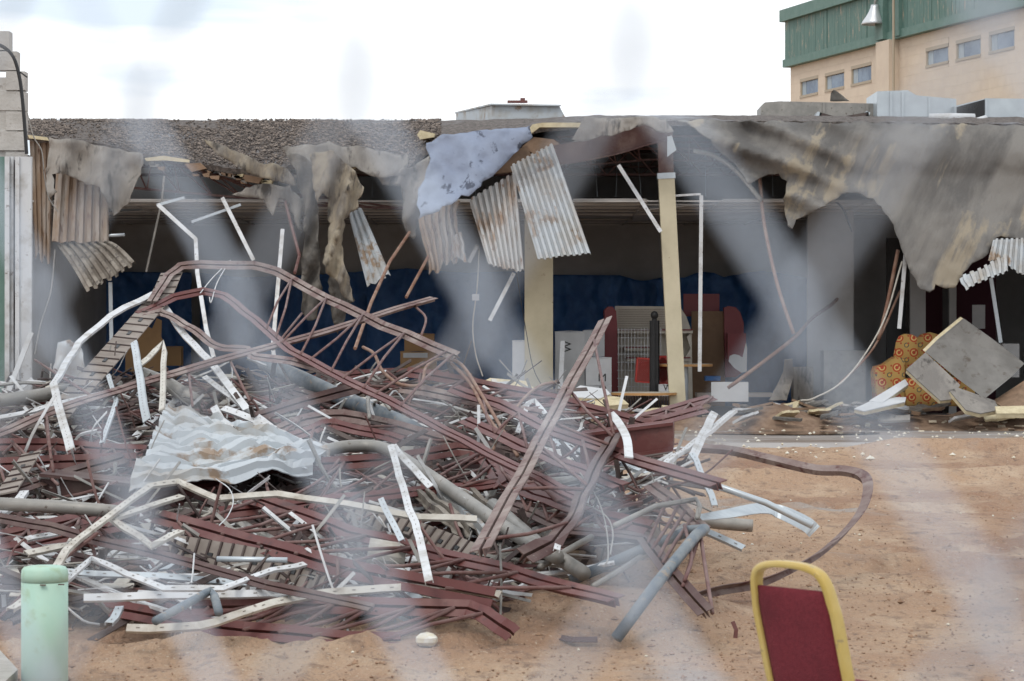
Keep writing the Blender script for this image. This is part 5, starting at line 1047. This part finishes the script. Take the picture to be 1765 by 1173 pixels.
# ---------------------------------------------------------------- fillers deeper in the heap
def heap_ok(px, py):
    if py > 1060 or py < 640: return False
    lo = pw([(640, 60), (700, 0), (1000, 0), (1030, 60), (1060, 180)], py); hi = pw([(640, 820), (680, 960), (740, 1120), (800, 1180), (880, 1150), (920, 1060), (960, 960), (1010, 930), (1060, 820)], py)
    return lo - 30 < px < hi
FG = 'short pieces of steel buried in the scrap heap'
kinds = [('steel_joist', 'joist', 'red chord', lambda: chordprof(random.uniform(.55, .95)), 'red'),
         ('metal_stud', 'stud', 'white stud', lambda: cprof(random.uniform(.035, .06), .02), 'white'),
         ('steel_rod', 'rod', 'thin red rod', lambda: circ(.017, 6), 'rod'),
         ('steel_joist', 'joist', 'brown chord', lambda: chordprof(random.uniform(.55, .95)), 'brown'),
         ('pipe', 'pipe', 'grey pipe', lambda: circ(random.uniform(.02, .04), 9), 'pipe'),
         ('steel_joist', 'joist', 'dusty pink chord', lambda: chordprof(random.uniform(.55, .95)), 'dusty'),
         ('metal_stud', 'stud', 'galvanised stud', lambda: cprof(random.uniform(.05, .08), .03), 'galv')]
order = [0, 3, 3, 0, 1, 2, 3, 0, 4, 6, 1, 3, 0, 1, 5, 3]
n_fill = 0
MARKS = [(60, 690, 'near the white siding foot'), (180, 660, 'behind the elbow stud'), (330, 680, 'behind the standing white studs'), (350, 770, 'around the crumpled white deck'), (150, 770, 'behind the hollow box beam'),
         (60, 880, 'under the thick grey pipe'), (220, 880, 'under the long arched stud'), (150, 980, 'behind the mint pedestal'), (350, 960, 'under the zigzag stud'), (420, 1030, 'among the front white studs'), (500, 690, 'behind the tall arched joist'),
         (620, 730, 'around the humped dusty chords'), (600, 830, 'under the curled red joist'), (560, 920, 'among the web bars of the long straight joist'), (740, 900, 'beside the upright white stud'), (650, 1010, 'above the front red joist'),
         (760, 670, 'behind the tan flexible conduit'), (900, 700, 'behind the leaning joist'), (900, 800, 'under the leaning joist'), (1000, 760, 'beside the red box beam'), (960, 890, 'beside the curved brown chord'), (1080, 850, 'behind the wrecked standing joist'), (860, 960, 'at the foot of the leaning joist'), (1100, 740, 'past the box beam end')]
while n_fill < 260:
    px, py = random.uniform(-30, 1180), random.uniform(645, 1045)
    if not heap_ok(px, py): continue
    k = kinds[order[n_fill % len(order)]]; L = random.uniform(60, 240); an = random.gauss(.12, .3) * random.choice((1, 1, -1))
    dx, dy_ = L / 2 * math.cos(an), L / 2 * math.sin(an)
    if not (heap_ok(px - dx, py - dy_) and heap_ok(px + dx, py + dy_)): continue
    dd = random.uniform(-.05, 1.0); kk = random.uniform(-8, 8)
    pts = [(px - dx, py - dy_, dd + random.uniform(-.2, .2)), (px, py + kk, dd), (px + dx, py + dy_, dd + random.uniform(-.2, .2))]
    lm = min(MARKS, key=lambda m: abs(m[0] - px) + 1.6 * abs(m[1] - py)); bent = abs(kk) > 4
    lab = '%s %s %s buried %s' % ('long' if L > 150 else 'short', 'bent' if bent else 'straight', k[2], lm[2])
    heap(k[0], lab, k[1], pts, k[3](), k[4], curve=random.random() < .4, group=FG, hint=(random.uniform(-.4, .4), -.6, .7)); n_fill += 1
# tangle nobody could count, and the added dark mound under it
g = Geo()
for _ in range(1500):
    px, py = random.uniform(-30, 1180), random.uniform(648, 1050)
    if not heap_ok(px, py): continue
    c = HP(px, py, random.uniform(.1, 1.3)); d = Vector((random.uniform(-1, 1), random.uniform(-.5, .5), random.uniform(-.3, .3))).normalized() * random.uniform(.1, .55)
    g.sweep([c - d, c + noise.noise_vector(c * 3) * .06, c + d], random.choice([circ(.012, 5), flat(.05, .006), circ(.006, 4), lprof(.04, .03)]))
single('scrap_tangle', g, M['dark'], 'dark tangle of small scrap filling gaps in the heap', 'scrap', kind='stuff')
for mm, cnt, lab, lo_, hi_ in (('white', 380, 'tangle of thin white metal slivers caught through the heap', -.1, .6), ('rod', 260, 'tangle of thin red rods caught through the heap', -.1, .8), ('pipe', 300, 'tangle of grey wires and thin tubes caught through the heap', -.1, .7)):
    g = Geo()
    for _ in range(cnt):
        px, py = random.uniform(-30, 1180), random.uniform(648, 1050)
        if not heap_ok(px, py): continue
        c = HP(px, py, random.uniform(lo_, hi_)); d = Vector((random.gauss(0, 1), random.gauss(0, .5), random.gauss(0, .35))).normalized() * random.uniform(.12, .6); k = noise.noise_vector(c * 3) * .09
        g.sweep(smooth([c - d, c - d * .3 + k, c + d * .4 - k * .6, c + d], 3), random.choice([circ(.008, 5), flat(.03, .004), circ(.005, 4), lprof(.026, .02, .003)]) if mm != 'rod' else random.choice([circ(.012, 6), circ(.008, 5)]), twist=random.uniform(-1, 1))
    single('scrap_tangle', g, M[mm], lab, 'scrap', kind='stuff')
g = Geo()
for _ in range(420):
    px, py = random.uniform(-30, 1180), random.uniform(645, 1050)
    if not heap_ok(px, py): continue
    c = HP(px, py, random.uniform(-.1, .7)); rot = Matrix.Rotation(random.random() * 6, 3, 'Z') @ Matrix.Rotation(random.uniform(-.8, .8), 3, 'X')
    g.box(c, (random.uniform(.04, .22), random.uniform(.03, .1), .008), rot)
single('scrap_flakes', g, M['cream'], 'small pale metal and paint scraps caught in the heap', 'scrap', kind='stuff')
g = Geo(); nx_, ny_ = 70, 40  # mound added to stop see-through; its dark colour stands for shaded gaps
for j in range(ny_ + 1):
    for i in range(nx_ + 1):
        py = lerp(1062, 640, j / ny_); px = lerp(-60, pw([(640, 860), (700, 1060), (740, 1170), (800, 1180), (880, 1120), (920, 1010), (960, 930), (1062, 840)], py), i / nx_)
        p = HP(px, py, 1.35 + .25 * noise.noise(Vector((px * .02, py * .02, 0)))); e = min(1, (nx_ - i) / 10, j / 6); 
        p.z = lerp(gz(p.x, p.y) - .12, p.z - .12, e); g.v.append(p)
for i in range(nx_ + 1):
    p = g.v[ny_ * (nx_ + 1) + i]; g.v.append(Vector((p.x * 1.15, p.y + 4.0, -.15)))
g.f = [(j * (nx_ + 1) + i, j * (nx_ + 1) + i + 1, (j + 1) * (nx_ + 1) + i + 1, (j + 1) * (nx_ + 1) + i) for j in range(ny_ + 1) for i in range(nx_)]
single('debris_mound', g, mat('shade_dark_rubble', (.09, .06, .045), (.16, .115, .085), 5, .4, .62, .95, bump=.6, bscale=30), 'added soil and rubble mound coloured dark as shade under the scrap heap', 'rubble', kind='stuff', sm=True)

# ---------------------------------------------------------------- mint pedestal
t = Thing('utility_pedestal', 'round mint green utility pedestal with domed cap', 'pedestal')
pc = P(77, 0, 13.9); pc.z = 0; pr = [(.0, .128), (.50, .125)]
g = Geo(); g.sweep([Vector((pc.x, pc.y, -.1)), Vector((pc.x, pc.y, .27)), Vector((pc.x, pc.y, .535))], circ(.121, 40), hint=(1, 0, 0)); t.part('body', g, M['mint'], sm=False)
g = Geo(); n = 40; tp = [(.537, .1214), (.575, .1214), (.598, .1185), (.612, .108), (.617, .085), (.62, .04), (.62, .002)]
for h, r_ in tp: g.v += [Vector((pc.x + r_ * math.cos(2 * math.pi * k / n), pc.y + r_ * math.sin(2 * math.pi * k / n), h)) for k in range(n)]
g.f = [(j * n + k, j * n + (k + 1) % n, (j + 1) * n + (k + 1) % n, (j + 1) * n + k) for j in range(len(tp) - 1) for k in range(n)] + [tuple(range(n - 1, -1, -1))]
t.part('cap', g, M['mint'], sm=True)
for px in (74, 104):
    q = P(px, 1000, 13.77); g = Geo(); g.box((q.x, q.y + (.0 if px == 74 else .03), .53), (.03, .012, .006)); t.part('seam_slot', g, M['brown'])
t.done()
for p in t.obs[:1]:
    for f in p.data.polygons: f.use_smooth = len(f.vertices) == 4

# ---------------------------------------------------------------- banquet chair seen from behind
t = Thing('banquet_chair', 'banquet chair with gold frame and burgundy padded back', 'chair')
cy = 9.3; an = R(50)                       # chair faces away to the far side
rgt = Vector((math.cos(an), -math.sin(an), 0)); fwd = Vector((math.sin(an), math.cos(an), 0))
org = P(1428, 0, cy); org.z = .12
def C3(x, y, z): return org + rgt * x + fwd * y + Vector((0, 0, z))
HZ = .92
def lean(z): return -.075 - max(0, z - .45) * .27
def fz(x, z): return C3(x, lean(z), z)
hw = .185
path = [fz(-hw - .012, .3)] + [fz(-hw, z) for z in (.45, .55, .65, .75)]
top = [fz(-.178, .80), fz(-.170, .85), fz(-.150, .89), fz(-.115, .91), fz(-.06, HZ), fz(0, HZ + .002)]
path = path + top + [fz(-p[0], p[1]) for p in ((-.06, HZ), (-.115, .91), (-.150, .89), (-.170, .85), (-.178, .80))] + [fz(hw, z) for z in (.75, .65, .55, .45)] + [fz(hw + .012, .3)]
sq = [(-.011, -.022), (-.013, 0), (-.011, .022), (.011, .022), (.013, 0), (.011, -.022)]
sq = [(-.016, -.012), (-.012, -.016), (.012, -.016), (.016, -.012), (.016, .012), (.012, .016), (-.012, .016), (-.016, .012)]
g = Geo(); g.sweep(smooth(path, 4), [[(a * .75, b * 1.35) for a, b in sq]], hint=-fwd + Vector((0, 0, .01))); t.part('back_frame', g, M['gold'], sm=True)
g = Geo(); rows = 24; cols = 12
for side in (0, 1):
    for j in range(rows + 1):
        z = lerp(.47, .838, j / rows)
        for i in range(cols + 1):
            u = lerp(-1, 1, i / cols); e = 1 - abs(u) ** 6; f_ = 1 - abs(2 * j / rows - 1) ** 8
            y_ = lean(z) + (-.008 - .016 * e * f_ if side == 0 else .008 + .03 * e * f_)
            p = C3(u * (hw - .010 - (.008 if z > .8 else 0)), y_, z); g.v.append(p)
w_ = cols + 1; N0 = (rows + 1) * w_
g.f = [(s * N0 + j * w_ + i, s * N0 + j * w_ + i + 1, s * N0 + (j + 1) * w_ + i + 1, s * N0 + (j + 1) * w_ + i) for s in (0, 1) for j in range(rows) for i in range(cols)]
for j in range(rows):
    for i in (0, cols): g.f.append((j * w_ + i, (j + 1) * w_ + i, N0 + (j + 1) * w_ + i, N0 + j * w_ + i))
for i in range(cols):
    for j in (0, rows): g.f.append((j * w_ + i, j * w_ + i + 1, N0 + j * w_ + i + 1, N0 + j * w_ + i))
t.part('back_pad', g, M['burgundy'], sm=True)
g = Geo(); seat = [(-.2, -.06), (.2, -.06), (.215, .2), (.2, .36), (-.2, .36), (-.215, .2)]
g.prism([C3(x, y, .40) for x, y in seat], [C3(x, y, .46) for x, y in seat]); t.part('seat', g, M['burgundy'])
for x, y0, y1 in ((-.2, -.08, -.13), (.2, -.08, -.13), (-.2, .34, .39), (.2, .34, .39)):
    g = Geo(); g.sweep([C3(x, y0, .42), C3(x, y1, -.02)], [sq], hint=fwd); t.part('leg', g, M['gold'])
for x in (-.2, .2):
    g = Geo(); g.sweep([C3(x, -.08, .41), C3(x, .35, .41)], [sq]); t.part('seat_rail', g, M['gold'])
t.done()
# small things in the dirt
g = Geo(); c = GP(1266, 1100, .0); g.sweep([c + Vector((0, 0, -.03)), c + Vector((.01, 0, .05)), c + Vector((-.01, .01, .10))], [[(-.012, -.01), (-.012, .01), (.012, .01), (.012, -.01)]], hint=(0, -1, 0)); single('wooden_stake', g, M['red'], 'small splintered red stake stuck in the sand', 'stake')
g = Geo(); c = GP(735, 1102, .03)
for i in range(6):
    for j in range(10):
        th, ph = math.pi * i / 5, 2 * math.pi * j / 10; k = .07 * (1 + .35 * noise.noise(Vector((i * .9, j * .7, 3)))); g.v.append(c + Vector((k * math.sin(th) * math.cos(ph), k * math.sin(th) * math.sin(ph), k * .6 * math.cos(th))))
g.f = [(i * 10 + j, i * 10 + (j + 1) % 10, (i + 1) * 10 + (j + 1) % 10, (i + 1) * 10 + j) for i in range(5) for j in range(10)]
single('stone_lump', g, M['pale'], 'pale chalky lump lying on the front sand', 'stone')
g = Geo(); g.sweep([GP(935, 1092, .02), GP(985, 1102, .02), GP(1030, 1102, .02)], flat(.05, .006), hint=(0, -.5, .8)); single('steel_strip', g, M['brown'], 'flat rusty strip half buried in the front sand', 'strip')
for px, py, r_ in ((1500, 790, .1), (1598, 770, .12), (1635, 776, .09), (1756, 772, .1), (936, 1057, .025)):
    g = Geo(); pebble(g, GP(px, py, .04), r_, .45); pebble(g, GP(px + 4, py, .05), r_ * .7, .5); single('foam_chunk', g, M['pale'], {1500: 'tiny pale foam chunk on dirt below the pipe stub', 1598: 'flat pale foam chunk on the dirt before the rubble', 1635: 'rounded pale foam chunk beside the flat one', 1756: 'pale foam chunk on the raised soil ridge', 936: 'small tan stone on the sand mound by the heap'}[px], 'chunk')

# ---------------------------------------------------------------- chain-link fence the picture was taken through
Z0 = .573; sx, sy = 382 / F * Z0, -.101 * Z0; X0 = -802 / F * Z0; HH = 2 * 335 / F * Z0; zc = CH + 15 / F * Z0
fd = Vector((sx, sy, 0)); fl = fd.length; fu = fd / fl; fn = Vector((fu.y, -fu.x, 0))
e = bpy.data.objects.new('chain_link_fence', None); col.objects.link(e); fbase = Vector((X0, Z0, 0)); e.location = fbase
tag(e, 'galvanised chain-link fence of diamond mesh in front of the whole site', 'fence')
def fence_wire(par):
    n0 = -int((zc) / (HH / 2)); n1 = int((2.2 - zc) / (HH / 2)); pts = []
    for n_ in range(n0, n1):
        hi = (n_ + par) % 2; z = zc + n_ * HH / 2
        for dz, dxx, dn in ((-.09, .03, .5), (0, -.012, 1.0), (.09, .03, .5)):
            q = (1 + .0 - dxx) if hi else dxx
            q = (1 - dxx - .02) if hi else (dxx + .02) if dz else (dxx)
            pts.append(fu * (fl / 2) * ((1.035 if dz == 0 else .93) if hi else (-.035 if dz == 0 else .07)) + Vector((0, 0, z + dz * HH / 2)) + fn * (.0018 * (1 if hi else -1) * (1 if dz == 0 else (.6 if dz < 0 else -.6))))
    g = Geo(); g.sweep(pts, circ(.00112, 8), hint=fn); return g
cache = {}
for k in range(-10, 44):
    par = k % 2
    if par not in cache:
        o = mkobj('wire', fence_wire(par), M['wire'], Vector((0, 0, 0)), e, True); cache[par] = o
    else:
        o = cache[par].copy(); col.objects.link(o); o.parent = e
    o.location = fd * (k / 2)
for s in (-5.2, 22.2):
    g = Geo(); b = fbase + fd * s + fn * .04; g.sweep([b, b + Vector((0, 0, 2.3))], circ(.03, 12), hint=(1, 0, 0)); mkobj('post', g, M['galv'], fbase, e, True)
g = Geo(); g.sweep([fbase + fd * -5.2 + Vector((0, 0, 2.28)) + fn * .04, fbase + fd * 22.2 + Vector((0, 0, 2.28)) + fn * .04], circ(.021, 10), hint=(0, 0, 1)); mkobj('top_rail', g, M['galv'], fbase, e, True)
